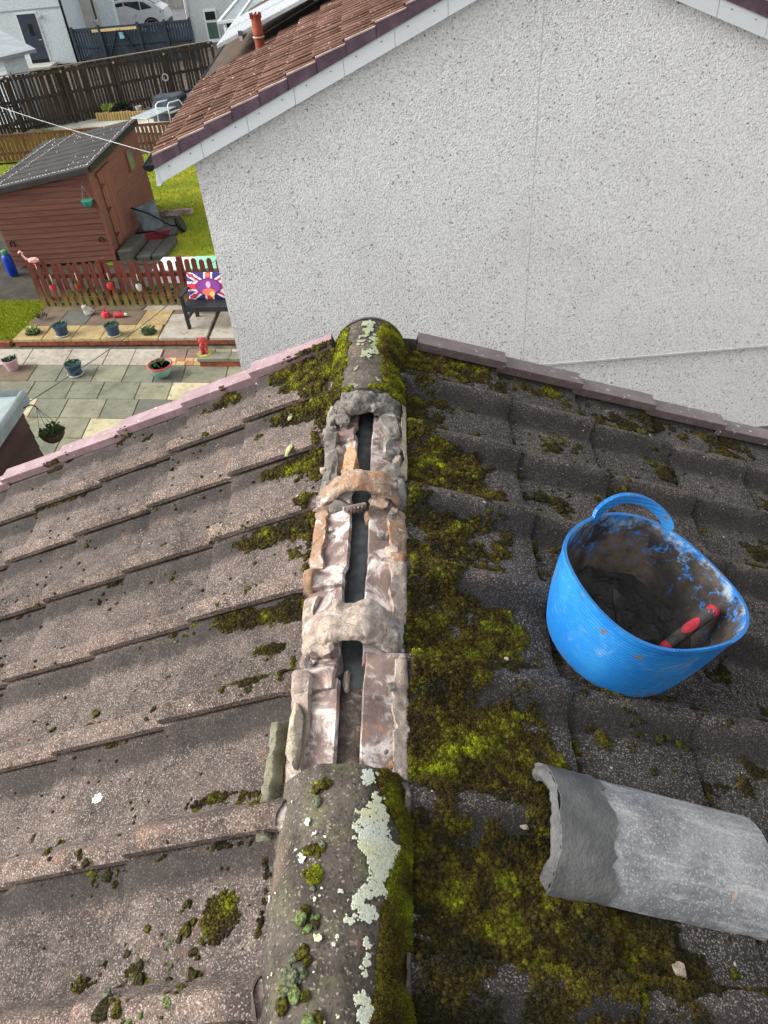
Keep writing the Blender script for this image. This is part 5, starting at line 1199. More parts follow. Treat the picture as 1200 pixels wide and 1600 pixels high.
pot('plant_pot', (-4.00, 10.40, ZP), .185, .22, M_TEAL, M_LEAFS[0], 'wide teal pot with a red rim', 3, None, M_RED, 60, True)
pot('plant_pot', (-6.12, 11.80, ZT), .125, .19, M_NAVY, M_LEAFS[2], 'navy pot on the terrace left of the white animal figurine', 4, M_STONE)
pot('plant_pot', (-5.15, 11.68, ZT), .125, .19, M_NAVY, M_LEAFS[0], 'navy pot on the terrace right of the white animal figurine', 5, M_STONE)
def lowplant(loc, label, seed, lm):
    e = empty('succulent', loc, 0, label, 'plant', 'low plants on the terrace'); b = MB(); b.blob((0, 0, .03), (.13, .10, .04), seed, .2, 3, 3, flat=-.6); b.build('base', M_LEAFS[3], e, local=True, smooth=True)
    o = leaves((0, 0, .05), .11, 60, seed, .5, .055, .018).build('leaves', lm, e, local=True); o['kind'] = 'stuff'
lowplant((-6.70, 11.93, ZT), 'low pale green succulent at the left end of the terrace', 11, M_LEAFS[1]); lowplant((-4.52, 11.66, ZT), 'low dark green cushion plant on the ochre terrace slab', 12, M_LEAFS[0])
# hanging basket on the front of the shed
hb = empty('hanging_basket', (-6.40, 15.26, -3.62), 0, 'small teal hanging basket on the front of the brown shed', 'basket'); b = MB(); b.lathe([(.03, 0), (.08, .04), (.105, .12), (.115, .125), (.115, .14), (.095, .14)], (0, 0, 0), 18); b.build('bowl', simple('teal_plastic', S(62, 160, 136), S(52, 136, 118), 8, .4), hb, local=True, smooth=True, angle=40)
b = MB(); [b.tube([(.105 * math.cos(t), .105 * math.sin(t), .14), (0, 0, .42)], .0035, 5) for t in (0, 2.1, 4.2)]; b.tube([(0, 0, .42), (0, .06, .47)], .005, 5); b.build('chain', M_CHROME, hb, local=True)
# blue cylinder
bc = empty('blue_cylinder', (-8.36, 14.98, G), 0, 'blue gas cylinder with green top beside the shed at the left', 'cylinder'); b = MB(); b.lathe([(.085, 0), (.10, .02), (.10, .36), (.085, .42), (.05, .45)], (0, 0, 0), 20); b.build('body', simple('blue_paint', S(24, 66, 176), S(18, 54, 150), 8, .4), bc, local=True, smooth=True, angle=50)
b = MB(); b.lathe([(.05, .44), (.07, .46), (.07, .52), (.04, .54)], (0, 0, 0), 14); b.build('cap', simple('green_paint', S(70, 130, 96), rough=.5), bc, local=True, smooth=True, angle=40)
pc = empty('pipe', (-8.7, 15.2, G), 0, 'grey downpipe running to the shed corner beside the blue cylinder', 'pipe'); b = MB(); b.tube([(-9.4, 15.3, G + .35), (-8.75, 15.45, G + .75), (-8.46, 15.42, G + .80)], .03, 8); b.build('tube', M_CHROME, pc, smooth=True)
# bricks under the shed corner
ab = empty('air_brick', (-8.1, 15.2, G), 0, 'red brick under the shed corner', 'brick'); b = MB(); b.box((-8.05, 15.30, G + .04), (.22, .10, .075), b=.006); b.build('brick', M_BRK, ab); 
# timber sleepers and wheelbarrow beside the shed
M_SLEEP = wood('grey_timber', S(84, 84, 78), S(62, 62, 58), (1, 8, 8), .9)
sheet('dark_paving', [(-6.2, 15.15), (-5.1, 15.0), (-5.12, 16.2), (-5.42, 17.9), (-6.3, 17.9)], G + .004, simple('wet_paving', S(76, 78, 76), S(58, 60, 58), 3, .6, 30, .4, .01))
for i, (x, lab) in enumerate(((-5.93, 'raised grey timber sleeper against the shed door'), (-5.56, 'middle grey timber board beside the shed'), (-5.24, 'outer grey timber board beside the shed'))):
    b = MB(); b.box((x, 15.72, G + .05 + (.07 if i == 0 else 0)), (.30, .92, .10 + (.14 if i == 0 else 0)), rz=R(-4), b=.012); tagp(b.build('timber_board', M_SLEEP), lab, 'board')
wb = empty('wheelbarrow', (-5.62, 16.95, G), 0, 'grey wheelbarrow tipped up against the brown shed', 'wheelbarrow')
M_TRAY = simple('grey_tray', S(120, 136, 142), S(94, 106, 112), 6, .45, Metallic=.2)
b = MB(); b.M = Matrix.Translation((-5.78, 17.0, G + .30)) @ Matrix.Scale(.74, 4) @ Matrix.Rotation(R(62), 4, 'X') @ Matrix.Rotation(R(18), 4, 'Z')
b.prism([(-.30, -.42, .26), (.30, -.42, .26), (.34, .36, .26), (-.34, .36, .26)], (0, 0, .012)); 
for (p, q) in (((-.30, -.42), (.30, -.42)), ((.30, -.42), (.34, .36)), ((.34, .36), (-.34, .36)), ((-.34, .36), (-.30, -.42))):
    b.add([(p[0], p[1], .26), (q[0], q[1], .26), (q[0] * .62, q[1] * .6, 0), (p[0] * .62, p[1] * .6, 0)], [(0, 1, 2, 3)])
b.prism([(-.19, -.25, 0), (.19, -.25, 0), (.21, .22, 0), (-.21, .22, 0)], (0, 0, -.008)); b.f.pop(0); b.mi.pop(0); b.build('tray', M_TRAY, wb)
b = MB(); b.tube([(-6.1, 16.75, G + .62), (-5.7, 16.62, G + .52), (-5.3, 16.7, G + .20), (-5.12, 16.85, G + .12)], .02, 8); b.tube([(-6.0, 16.3, G + .22), (-5.6, 16.25, G + .26), (-5.25, 16.3, G + .12), (-5.1, 16.45, G + .10)], .02, 8); b.build('handles', M_BLK, wb, smooth=True)
b = MB(); b.M = Matrix.Translation((-5.12, 16.85, G + .17)) @ Matrix.Rotation(R(70), 4, 'Y'); b.lathe([(.08, -.04), (.17, -.045), (.19, 0), (.17, .045), (.08, .04)], (0, 0, 0), 20); b.build('wheel', M_BLK, wb, smooth=True, angle=40)
b = MB(); b.M = Matrix.Translation((-5.6, 16.36, G + .12)) @ Matrix.Rotation(R(20), 4, 'Z'); b.prism([(-.28, -.06, -.08), (.28, -.06, -.08), (.34, -.06, .08), (-.34, -.06, .08)], (0, .12, 0)); o = b.build('red_scoop', simple('dark_red_plastic', S(120, 40, 52), rough=.5), wb)
b = MB(); b.box((-5.55, 17.95, G + .06), (.9, .10, .12)); tagp(b.build('path_edging', simple('edging', S(104, 76, 60), S(170, 160, 150), 5, .8)), 'short brown edging at the end of the dark path beside the shed', 'edging')

# ------------------------------------------------------------------ picket fence
M_PICK = None
def pickm():
    t = NT('red_brown_picket'); sx = t.scalev(t.pos(), (8, 8, 1)); c = t.mix(t.ramp(t.noise(2.2, 5, .65, sx), .35, .68), S(106, 54, 43), S(84, 44, 37))
    sp_ = t.n('ShaderNodeSeparateXYZ'); t.l(t.pos(), sp_.inputs[0]); zz = t.math('ADD', t.math('SUBTRACT', sp_.outputs[2], G), t.math('MULTIPLY', t.noise(5, 5, .6), .9))
    c = t.mix(t.ramp(zz, .98, .55), c, S(122, 112, 58)); return t.done(c, .8, None, .25)
M_PICK = pickm()
pf = empty('picket_fence', (-5, 12.8, G), 0, 'red-brown picket fence with rounded tops and green algae along its foot', 'fence')
pa, pb_ = Vector((-6.93, 13.0)), Vector((-2.55, 12.52)); dpf = (pb_ - pa).normalized(); ang = math.atan2(dpf.y, dpf.x)
b = MB(); w, h = .092, 1.0
outl = [(-w / 2, .02), (w / 2, .02), (w / 2, h - .05)] + [(w / 2 * math.cos(t), h - .05 + .05 * math.sin(t)) for t in np.radians(np.linspace(0, 180, 8))][1:] + []
b.prism([(x, 0, z) for x, z in outl], (0, .018, 0)); pk = b.build('picket', M_PICK, None); pkm = pk.data; bpy.data.objects.remove(pk)
Lf = (pb_ - pa).length; n = int(Lf / .150)
for i in range(n + 1):
    p = pa + dpf * (.05 + i * .150); o = bpy.data.objects.new('picket', pkm); link(o, pf); o.location = (p.x + 5, p.y - 12.8, random.uniform(-.02, .02)); o.rotation_euler = (random.uniform(-.02, .02), random.uniform(-.03, .03), ang); o.scale = (1, 1, random.uniform(.97, 1.02))
nrm2 = Vector((-dpf.y, dpf.x))
for z in (.28, .72):
    b = MB(); a_ = pa + nrm2 * .045; c_ = pb_ + nrm2 * .045; b.bar((a_.x, a_.y, G + z), (c_.x, c_.y, G + z), .045, .07); b.build('rail', M_PICK, pf)
for f in (.0, .33, .66, 1):
    p = pa + (pb_ - pa) * f + nrm2 * .10; b = MB(); b.box((p.x, p.y, G + .5), (.08, .08, 1.04), rz=ang); b.build('post', M_PICK, pf)
def onfence(x, z, off=.03): t = (x - pa.x) / dpf.x; p = pa + dpf * t - nrm2 * off; return (p.x, p.y, G + z)
for i, (x, z, mt, lab) in enumerate(((-6.52, .62, M_RED, 'red-bottomed ornament hanging at the left end of the picket fence'), (-6.02, .64, M_TERRA, 'small terracotta pot hanging on the picket fence'), (-5.40, .63, M_RED, 'red-bottomed ornament hanging at the middle of the picket fence'), (-4.85, .60, M_STONE, 'small white and green pot hanging on the picket fence'))):
    e = empty('hanging_ornament', onfence(x, z), ang, lab, 'ornament', 'ornaments hung on the picket fence'); b = MB(); b.lathe([(.03, -.13), (.05, -.09), (.055, -.03), (.045, 0)], (0, -.05, 0), 14); b.build('cup', mt, e, local=True, smooth=True, angle=50)
    o = leaves((0, -.05, 0), .05, 24, 40 + i, .6, .045, .016).build('leaves', M_LEAFS[0], e, local=True); o['kind'] = 'stuff'; b = MB(); b.box((0, -.012, .09), (.018, .008, .16)); b.build('hook', M_CRM, e, local=True)
fl = empty('flamingo', (-6.85, 13.0, G + 1.0), 0, 'pink flamingo ornament on top of the picket fence end', 'ornament'); M_FLAM = simple('flamingo_pink', S(224, 120, 124), S(240, 214, 208), 30, .5)
b = MB(); b.blob((.10, -.02, .05), (.10, .05, .045), 3, .1, 2, 3); b.build('body', M_FLAM, fl, local=True, smooth=True); b = MB(); b.tube([(.03, -.02, .06), (-.03, -.02, .09), (-.07, -.02, .15), (-.05, -.02, .20), (-.09, -.02, .22), (-.13, -.02, .19)], [.025, .02, .017, .017, .022, .008], 8); b.build('neck', M_FLAM, fl, local=True, smooth=True)
b = MB(); b.tube([(.10, -.02, .02), (.10, -.02, -.12)], .008, 6); b.build('leg', M_FLAM, fl, local=True)
# figurines on the terrace
ct = empty('cat_figurine', (-5.88, 12.55, ZT), 0, 'white animal figurine at the foot of the picket fence', 'figurine'); b = MB(); b.blob((0, 0, .07), (.085, .06, .075), 5, .12, 2, 3); b.blob((-.03, -.03, .155), (.05, .045, .045), 6, .08, 2, 3); b.prism([(-.07, -.03, .18), (-.04, -.03, .18), (-.06, -.03, .22)], (0, .02, 0)); b.prism([(-.02, -.03, .18), (.01, -.03, .18), (.0, -.03, .22)], (0, .02, 0)); b.build('body', M_STONE, ct, local=True, smooth=True, angle=60)
b = MB(); b.tube([(.07, .01, .03), (.11, -.01, .05), (.10, -.03, .10)], .015, 6); b.build('tail', M_STONE, ct, local=True, smooth=True)
rb = empty('red_can', (-5.52, 12.42, ZT), 0, 'small red watering can on the terrace', 'can'); b = MB(); b.lathe([(.075, 0), (.08, .05), (.06, .09), (.03, .10)], (0, 0, 0), 16); b.build('body', M_RED, rb, local=True, smooth=True, angle=40); b = MB(); b.tube([(0, 0, .09), (-.01, .02, .16), (.02, .03, .20)], .012, 6); b.build('spout', M_RED, rb, local=True, smooth=True)
rb2 = empty('red_bottle', (-5.25, 12.36, ZT), 0, 'red bottle lying on its side on the terrace', 'bottle'); b = MB(); b.M = Matrix.Translation((0, 0, .045)) @ Matrix.Rotation(R(90), 4, 'Y'); b.lathe([(.02, -.10), (.045, -.08), (.045, .06), (.02, .10)], (0, 0, 0), 14); b.build('body', M_RED, rb2, local=True, smooth=True, angle=40); b = MB(); b.M = Matrix.Translation((.10, 0, .045)) @ Matrix.Rotation(R(90), 4, 'Y'); b.lathe([(.03, 0), (.03, .05)], (0, 0, 0), 12); b.build('cap', M_STONE, rb2, local=True)
dk = empty('dried_plant', (-6.72, 12.45, ZT), 0, 'small dark dried plant at the terrace corner by the lawn', 'plant'); o = leaves((0, 0, .02), .06, 40, 77, 1.2, .13, .008).build('stems', M_LEAFS[3], dk, local=True); o['kind'] = 'stuff'
st = empty('dog_statue', (-3.36, 10.82, G + .15), R(10), 'red seated dog statue on a green base at the end of the kerb wall', 'statue'); M_DOG = simple('red_brown_glaze', S(168, 58, 54), S(140, 44, 44), 12, .5)
b = MB(); b.blob((0, 0, .10), (.065, .075, .10), 7, .08, 2, 3); b.build('body', M_DOG, st, local=True, smooth=True); b = MB(); b.blob((0, -.02, .235), (.055, .055, .05), 8, .06, 2, 3); b.blob((0, -.075, .22), (.026, .03, .022), 9, .05, 2, 2); b.blob((-.055, 0, .25), (.018, .02, .035), 3, .1, 2, 2); b.blob((.055, 0, .25), (.018, .02, .035), 4, .1, 2, 2); b.build('head', M_DOG, st, local=True, smooth=True)
for sx_ in (-1, 1): b = MB(); b.tube([(sx_ * .035, -.06, .12), (sx_ * .04, -.075, .02), (sx_ * .04, -.10, .012)], [.022, .018, .02], 8); b.build('leg', M_DOG, st, local=True, smooth=True)
b = MB(); b.lathe([(.13, -.012), (.13, .012), (.10, .02)], (0, -.02, 0), 18); b.build('base', simple('mossy_base', S(150, 154, 84), S(120, 126, 66), 10, .8), st, local=True, smooth=True, angle=40)

# ------------------------------------------------------------------ bench with a flag cushion
M_BENCH = wood('dark_bench_paint', S(46, 50, 54), S(34, 37, 40), (8, 1, 1), .5)
be = empty('garden_bench', (-3.85, 11.72, ZT), R(-6.2), 'dark painted garden bench on the terrace against the picket fence', 'bench')
BL = 1.35
for x in (.03, BL - .03):
    for (y, h_) in ((.03, .60), (.47, .80)):
        b = MB(); b.bar((x, y - (.0 if y < .2 else -.02), 0), (x, y + (.0 if y < .2 else .06), h_), .055, .05); b.build('leg', M_BENCH, be, local=True)
    b = MB(); b.bar((x, -.03, .61), (x, .52, .60), .07, .035); b.build('armrest', M_BENCH, be, local=True)
    b = MB(); b.bar((x, .03, .18), (x, .49, .18), .04, .04); b.build('stretcher', M_BENCH, be, local=True)
for k in range(5): b = MB(); b.box((BL / 2, .04 + k * .098, .40), (BL - .02, .088, .022)); b.build('seat_slat', M_BENCH, be, local=True)
b = MB(); b.box((BL / 2, .0, .365), (BL - .08, .03, .06)); b.build('apron', M_BENCH, be, local=True)
for z in (.48, .60, .72): b = MB(); b.bar((.04, .50 + (z - .4) * .14, z), (BL - .04, .50 + (z - .4) * .14, z), .02, .08); b.build('back_slat', M_BENCH, be, local=True)
cu = empty('flag_cushion', (0, 0, 0), 0, 'union flag cushion with purple oval emblem on the dark bench', 'cushion'); Mc = Matrix.Translation((-3.85, 11.72, ZT)) @ Matrix.Rotation(R(-6.2), 4, 'Z') @ Matrix.Translation((.43, .40, .61)) @ Matrix.Rotation(R(-20), 4, 'X'); cu.matrix_world = Mc; WM[cu] = Mc
CW, CH = .80, .46
cs = {n_: simple('flag_' + n_, c) for n_, c in (('blue', S(58, 44, 110)), ('white', S(222, 212, 220)), ('red', S(196, 44, 62)), ('purple', S(126, 60, 140)), ('skin', S(206, 164, 190)), ('coral', S(226, 110, 90)), ('gold', S(232, 190, 110)), ('violet', S(98, 44, 116)))}
nx, nz = 25, 15; P = []
for s_ in (-1, 1):
    for i in range(nx):
        for j in range(nz):
            x, z = (i / (nx - 1) - .5), (j / (nz - 1) - .5); t_ = .055 * ((1 - (2 * x) ** 4) * (1 - (2 * z) ** 4)) ** .5 if abs(x) < .5 and abs(z) < .5 else 0
            P.append((x * CW, s_ * t_, z * CH))
b = MB(); b.grid(P[:nx * nz], nx, nz); b.grid(P[nx * nz:], nx, nz); b.build('cover', cs['blue'], cu, local=True, smooth=True)
def cf(x, z): 
    x_, z_ = min(abs(x), .4999), min(abs(z), .4999); return -.055 * ((1 - (2 * x_) ** 4) * (1 - (2 * z_) ** 4)) ** .5
def stripe(name, x0, z0, x1, z1, w, mat, lift):
    n = 16; P = []; d = Vector(((x1 - x0) * CW, (z1 - z0) * CH)).normalized(); nx_, nz_ = -d.y * w / CW, d.x * w / CH
    cl = lambda v: max(-.495, min(.495, v))
    for i in range(n + 1):
        f = i / n
        for s_ in (-.5, .5): x, z = cl(x0 + (x1 - x0) * f + nx_ * s_), cl(z0 + (z1 - z0) * f + nz_ * s_); P.append((x * CW, cf(x, z) - lift, z * CH))
    b = MB(); b.grid(P, n + 1, 2); b.build(name, mat, cu, local=True)
for (x1, z1) in ((.5, .5), (-.5, .5)): stripe('white_saltire', -x1, -z1, x1, z1, .10, cs['white'], .003)
for (x1, z1) in ((.5, .5), (-.5, .5)): stripe('red_saltire', -x1, -z1, x1, z1, .035, cs['red'], .006)
stripe('white_cross', -.5, 0, .5, 0, .16, cs['white'], .009); stripe('white_cross', 0, -.5, 0, .5, .16, cs['white'], .010); stripe('red_cross', -.5, 0, .5, 0, .09, cs['red'], .012); stripe('red_cross', 0, -.5, 0, .5, .09, cs['red'], .013)
def disc(name, cx, cz, rx, rz, mat, lift):
    n = 28; V = [(cx * CW, cf(cx, cz) - lift, cz * CH)] + [((cx + rx * math.cos(t)) * CW, cf(cx + rx * math.cos(t), cz + rz * math.sin(t)) - lift, (cz + rz * math.sin(t)) * CH) for t in np.linspace(0, 2 * math.pi, n, endpoint=False)]; b = MB(); b.add(V, [(0, 1 + k, 1 + (k + 1) % n) for k in range(n)]); b.build(name, mat, cu, local=True)
disc('emblem', 0, -.02, .29, .31, cs['violet'], .017); disc('emblem_field', 0, -.02, .26, .27, cs['purple'], .020); disc('motif', 0, .06, .055, .12, cs['skin'], .023); disc('motif', 0, -.20, .15, .13, cs['coral'], .024); disc('motif', .07, -.28, .06, .10, cs['gold'], .026); disc('motif', 0, .40, .05, .07, cs['coral'], .016)
# crates behind the fence
for i, (x, y, c1, c2, lab, rz2) in enumerate(((-4.62, 14.25, S(222, 196, 192), S(236, 228, 222), 'pale pink plastic lid box behind the picket fence', R(-8)), (-3.92, 14.2, S(150, 206, 178), S(124, 184, 156), 'mint green plastic box behind the picket fence beside the bench', R(-4)))):
    e = empty('storage_box', (x, y, G), rz2, lab, 'box'); mt = simple('box_plastic_%d' % i, c1, c2, 3, .5)
    b = MB(); b.box((0, 0, .14), (.62, .52, .26), taper=1.06, b=.0); b.build('tub', mt, e, local=True); b = MB(); b.box((0, 0, .295), (.72, .60, .05), b=.015); b.build('lid', mt, e, local=True)
    b = MB(); b.box((0, 0, .325), (.50, .42, .014), b=.004); b.build('lid_panel', mt, e, local=True)
# plants growing behind the pickets
for i, (x, y) in enumerate(((-5.2, 13.4), (-4.3, 13.3), (-6.3, 13.6), (-5.8, 13.4), (-4.8, 13.5))):
    e = empty('border_plant', (x, y, G), 0, ('low leafy plant behind the picket fence, nearest its middle', 'low leafy plant behind the picket fence beside the bench', 'low leafy plant behind the left end of the picket fence', 'low leafy plant behind the fence above the white figurine', 'low leafy plant behind the fence in front of the pink box')[i], 'plant', 'border plants behind the fence'); o = leaves((0, 0, .02), .28, 160, 90 + i, .8, .12, .02).build('leaves', M_LEAFS[i % 2 * 3], e, local=True); o['kind'] = 'stuff'
    b = MB(); b.tube([(0, 0, -.02), (.01, 0, .10)], .012, 6); b.build('stem', M_LEAFS[3], e, local=True)

# ------------------------------------------------------------------ near summerhouse roof at the left and its hanging basket
M_GRP = simple('grey_fibreglass', S(160, 172, 172), S(138, 150, 150), 3, .55, 30, .2, .006); M_NS = wood('dark_brown_board', S(78, 56, 50), S(66, 46, 42), (8, 1, 8), .7)
ns = empty('summerhouse', (-3.86, 6.2, G), 0, 'near dark brown boarded outbuilding with pale grey flat roof at the left edge', 'shed')
for i in range(17):
    b = MB(); z0 = .02 + i * .128; b.add([(.012, -3.2, z0), (.012, 0, z0), (0, 0, z0 + .128), (0, -3.2, z0 + .128), (-.03, -3.2, z0), (-.03, 0, z0), (-.03, 0, z0 + .128), (-.03, -3.2, z0 + .128)], [(0, 1, 2, 3), (7, 6, 5, 4), (0, 4, 5, 1), (1, 5, 6, 2), (2, 6, 7, 3), (3, 7, 4, 0)]); b.build('board', M_NS, ns, local=True)
b = MB(); b.box((-1.25, -1.6, 1.09), (2.46, 3.16, 2.18)); b.build('carcass', M_NS, ns, local=True)
b = MB(); b.prism([(.08, -3.3, 2.18), (.08, .09, 2.18), (-2.6, .09, 2.18), (-2.6, -3.3, 2.18)], (0, 0, .11)); b.build('roof', M_GRP, ns, local=True)
b = MB(); b.tube([(.06, -3.3, 2.30), (.06, .06, 2.30)], .035, 10); b.tube([(.06, .06, 2.30), (-2.6, .06, 2.30)], .035, 10); b.build('roof_roll', M_GRP, ns, local=True, smooth=True)
b = MB(); b.blob((.03, -.62, 1.72), (.03, .06, .06), 2, .05, 2, 3); b.build('lamp', M_STONE, ns, local=True, smooth=True)
hb = empty('hanging_basket', (-3.60, 6.12, -2.92), 0, 'round hanging basket of green leaves on chains beside the outbuilding', 'basket'); b = MB(); b.lathe([(.03, -.07), (.08, -.055), (.115, -.01), (.125, .03), (.115, .03)], (0, 0, 0), 18); b.build('bowl', simple('coir', S(104, 84, 66), S(78, 62, 50), 30, .95, 120, .6, .006), hb, local=True, smooth=True, angle=40)
o = leaves((0, 0, .03), .11, 120, 5, .7, .045, .016).build('leaves', M_LEAFS[0], hb, local=True); o['kind'] = 'stuff'
b = MB(); [b.tube([(.12 * math.cos(t), .12 * math.sin(t), .03), (-.06, .03, .32)], .0025, 5) for t in (.3, 1.9, 3.4, 5.0)]; b.tube([(-.06, .03, .32), (-.10, .02, .36), (-.26, .0, .30)], .006, 5); b.build('chain', M_BLK, hb, local=True)
for (a_, c_, r_, lab) in (((-9.0, 14.2, -.45), (-2.35, 8.1, -.90), .004, 'thin pale washing line crossing above the shed to the white gutter'), ((-3.80, 6.28, -2.62), (-3.30, 12.6, G + 1.0), .005, 'thin dark line running from the outbuilding to the picket fence')):
    b = MB(); a_, c_ = Vector(a_), Vector(c_); b.tube([a_ + (c_ - a_) * f - Vector((0, 0, .12 * math.sin(math.pi * f))) for f in np.linspace(0, 1, 14)], r_, 5); tagp(b.build('washing_line', M_CHROME if 'pale' in lab else M_BLK), lab, 'line')

# ------------------------------------------------------------------ low fence behind the shed, back garden
M_LOWF = wood('brown_low_fence', S(116, 80, 58), S(92, 62, 46), (8, 8, 1)); lf = empty('low_fence', (-9, 23.5, G), 0, 'low brown picket fence behind the shed', 'fence')
b = MB(); b.box((0, 0, .40), (.085, .02, .72)); o = b.build('picket', M_LOWF, None); lm = o.data; bpy.data.objects.remove(o)
for i in range(58): o = bpy.data.objects.new('picket', lm); link(o, lf); o.location = (-4.0 + i * .125, .02 * (i % 3) * .2, random.uniform(-.02, .02)); o.rotation_euler = (0, random.uniform(-.02, .02), 0)
for z in (.25, .74): b = MB(); b.box((-.4, .03, z), (7.4, .04, .07)); b.build('rail', M_LOWF, lf, local=True)
M_BACKF = wood('dark_back_fence', S(74, 64, 56), S(54, 47, 42), (6, 6, 1), .9)
bf = empty('back_fence', (-10.65, 28.25, G), math.atan2(3.3, 6.1), 'tall dark brown board fence with gaps across the back of the garden', 'fence')
b = MB(); b.box((0, 0, .84), (.085, .02, 1.62)); o = b.build('board', M_BACKF, None); bmm = o.data; bpy.data.objects.remove(o)
for i in range(98):
    x = -6.2 + i * .108
    if random.random() < .025: continue
    o = bpy.data.objects.new('board', bmm); link(o, bf); o.location = (x + random.uniform(-.012, .012), random.uniform(-.008, .008), random.uniform(-.03, .03)); o.rotation_euler = (0, random.uniform(-.02, .02), 0); o.scale = (random.uniform(.82, 1.12), 1, 1)
for z in (.30, .92, 1.56): b = MB(); b.box((-.9, -.03, z), (10.7, .045, .09)); b.build('rail', M_BACKF, bf, local=True)
b = MB(); b.box((-.9, 0, 1.69), (10.7, .09, .03)); b.build('coping', wood('weathered_coping', S(132, 122, 104), S(104, 96, 84), (1, 8, 8)), bf, local=True)
for i in range(7):
    b = MB(); b.box((-6.0 + i * 1.75, -.07, .83), (.09, .09, 1.70)); po = b.build('post', M_BACKF, bf, local=True); b = MB(); b.box((-6.0 + i * 1.75, -.118, 1.56), (.05, .01, .06)); b.build('bracket', M_CRM, po, local=True)
tp = empty('trampoline_frame', (-12.6, 26.0, G), 0, 'bent dark metal frame poles standing on the grass at the far left', 'frame'); b = MB(); b.tube([(-12.95, 26.0, G), (-12.3, 26.0, G + .75), (-11.98, 26.0, G + 1.25), (-12.1, 26.0, G + 1.95)], .022, 7); b.build('pole', M_BLK, tp, smooth=True); b = MB(); b.tube([(-12.35, 25.9, G), (-12.55, 25.95, G + .7), (-13.2, 26, G + 1.2)], .016, 7); b.build('brace', M_BLK, tp, smooth=True); b = MB(); b.tube([(-12.3, 26.0, G + 1.0), (-13.4, 26, G + 1.05)], .03, 7); b.build('crossbar', M_BLK, tp, smooth=True)
pav = sheet('rear_paving', [(-12.3, 27.25), (-10.6, 26.6), (-6.6, 25.2), (-6.0, 28.5), (-8.2, 29.2), (-10.4, 28.35)], G + .006, simple('pale_paving', S(206, 204, 192), S(180, 176, 160), 1.5, .8))
rbd = empty('raised_bed', (-9.5, 27.9, G), R(-6), 'low raised bed edged with pale log roll against the back fence', 'raised bed')
M_LOG = wood('log_roll', S(186, 160, 104), S(152, 128, 82), (10, 10, 1)); b = MB(); b.lathe([(.05, 0), (.055, .02), (.055, .24), (.04, .26)], (0, 0, 0), 8); o = b.build('log', M_LOG, None); lgm = o.data; bpy.data.objects.remove(o)
for i in range(20): o = bpy.data.objects.new('log', lgm); link(o, rbd); o.location = (-.95 + i * .10, -.2, random.uniform(-.02, .02))
b = MB(); b.box((0, .18, .09), (1.9, .70, .16)); b.build('soil', M_SOIL, rbd, local=True)
for i, (x, y, r_, lm, lab) in enumerate(((-10.1, 28.0, .14, M_LEAFS[1], 'yellow-green plant at the left end of the raised bed'), (-9.6, 28.15, .13, M_LEAFS[3], 'dark leafy plant in the middle of the raised bed'), (-8.45, 28.6, .13, M_LEAFS[1], 'yellow-green plant right of the raised bed by the fence'), (-6.9, 29.2, .15, M_LEAFS[1], 'yellow-green plant behind the covered furniture'))):
    e = empty('bed_plant', (x, y, G + .15), 0, lab, 'plant'); o = leaves((0, 0, .1), r_, 90, 60 + i, 1.3, .22, .035).build('leaves', lm, e, local=True); o['kind'] = 'stuff'; b = MB(); b.tube([(0, 0, -.15), (0, 0, .12)], .015, 6); b.build('stem', M_LEAFS[3], e, local=True)
for i, (x, y, mt, lab) in enumerate(((-9.85, 27.95, M_BLK, 'black pot at the left of the raised bed'), (-9.35, 27.9, M_BLK, 'black pot at the middle of the raised bed'), (-9.0, 27.85, M_STONE, 'grey stone pot at the right of the raised bed'))):
    b = MB(); b.lathe([(.07, 0), (.10, .12), (.115, .20), (.10, .20), (.09, .14)], (x, y, G + .16), 14); tagp(b.build('bed_pot', mt, None, smooth=True, angle=40), lab, 'pot')
cv = empty('covered_barbecue', (-7.75, 27.4, G), R(-8), 'barbecue under a slack dark blue-grey cover', 'barbecue'); M_TARP = simple('dark_tarpaulin', S(52, 58, 66), S(70, 78, 88), 5, .55, 14, .5, .03)
b = MB(); nx, ny = 16, 12; P = []
for i in range(nx):
    for j in range(ny):
        x, y = i / (nx - 1) - .5, j / (ny - 1) - .5; e = max(abs(x), abs(y)) * 2; z = .72 if e < .82 else .72 * (1 - (e - .82) / .18); k = 1 if e < .82 else 1 + .05 * (e - .82); P.append((x * 1.15 * k, y * .75 * k, z + .03 * float(vnoise(np.array([[x * 5, y * 5, 0]]), 1, 4)[0])))
b.grid(P, nx, ny); b.build('cover', M_TARP, cv, local=True, smooth=True, angle=50); b = MB(); b.box((0, 0, .34), (1.0, .62, .66)); b.build('frame', M_BLK, cv, local=True)
cv2 = empty('covered_table', (-6.7, 28.3, G), R(10), 'low table under a dark cover beside the back fence', 'table'); b = MB(); b.blob((0, 0, .32), (.75, .45, .34), 4, .12, 2, 3, flat=-.95); b.build('cover', M_TARP, cv2, local=True, smooth=True); b = MB(); b.box((0, 0, .2), (.9, .5, .4)); b.build('frame', M_BLK, cv2, local=True)
tb = empty('glass_table', (-8.1, 26.5, G), R(-25), 'pale glass topped garden table on metal tube legs', 'table'); b = MB(); b.box((0, 0, .42), (.70, 1.5, .02), b=.005); b.build('top', simple('frosted_glass', S(186, 200, 200), S(170, 184, 184), 3, .2, spec=.6), tb, local=True)
for x in (-.33, .33):
    for y in (-.7, .7): b = MB(); b.tube([(x, y, 0), (x, y, .41)], .018, 7); b.build('leg', M_CHROME, tb, local=True, smooth=True)
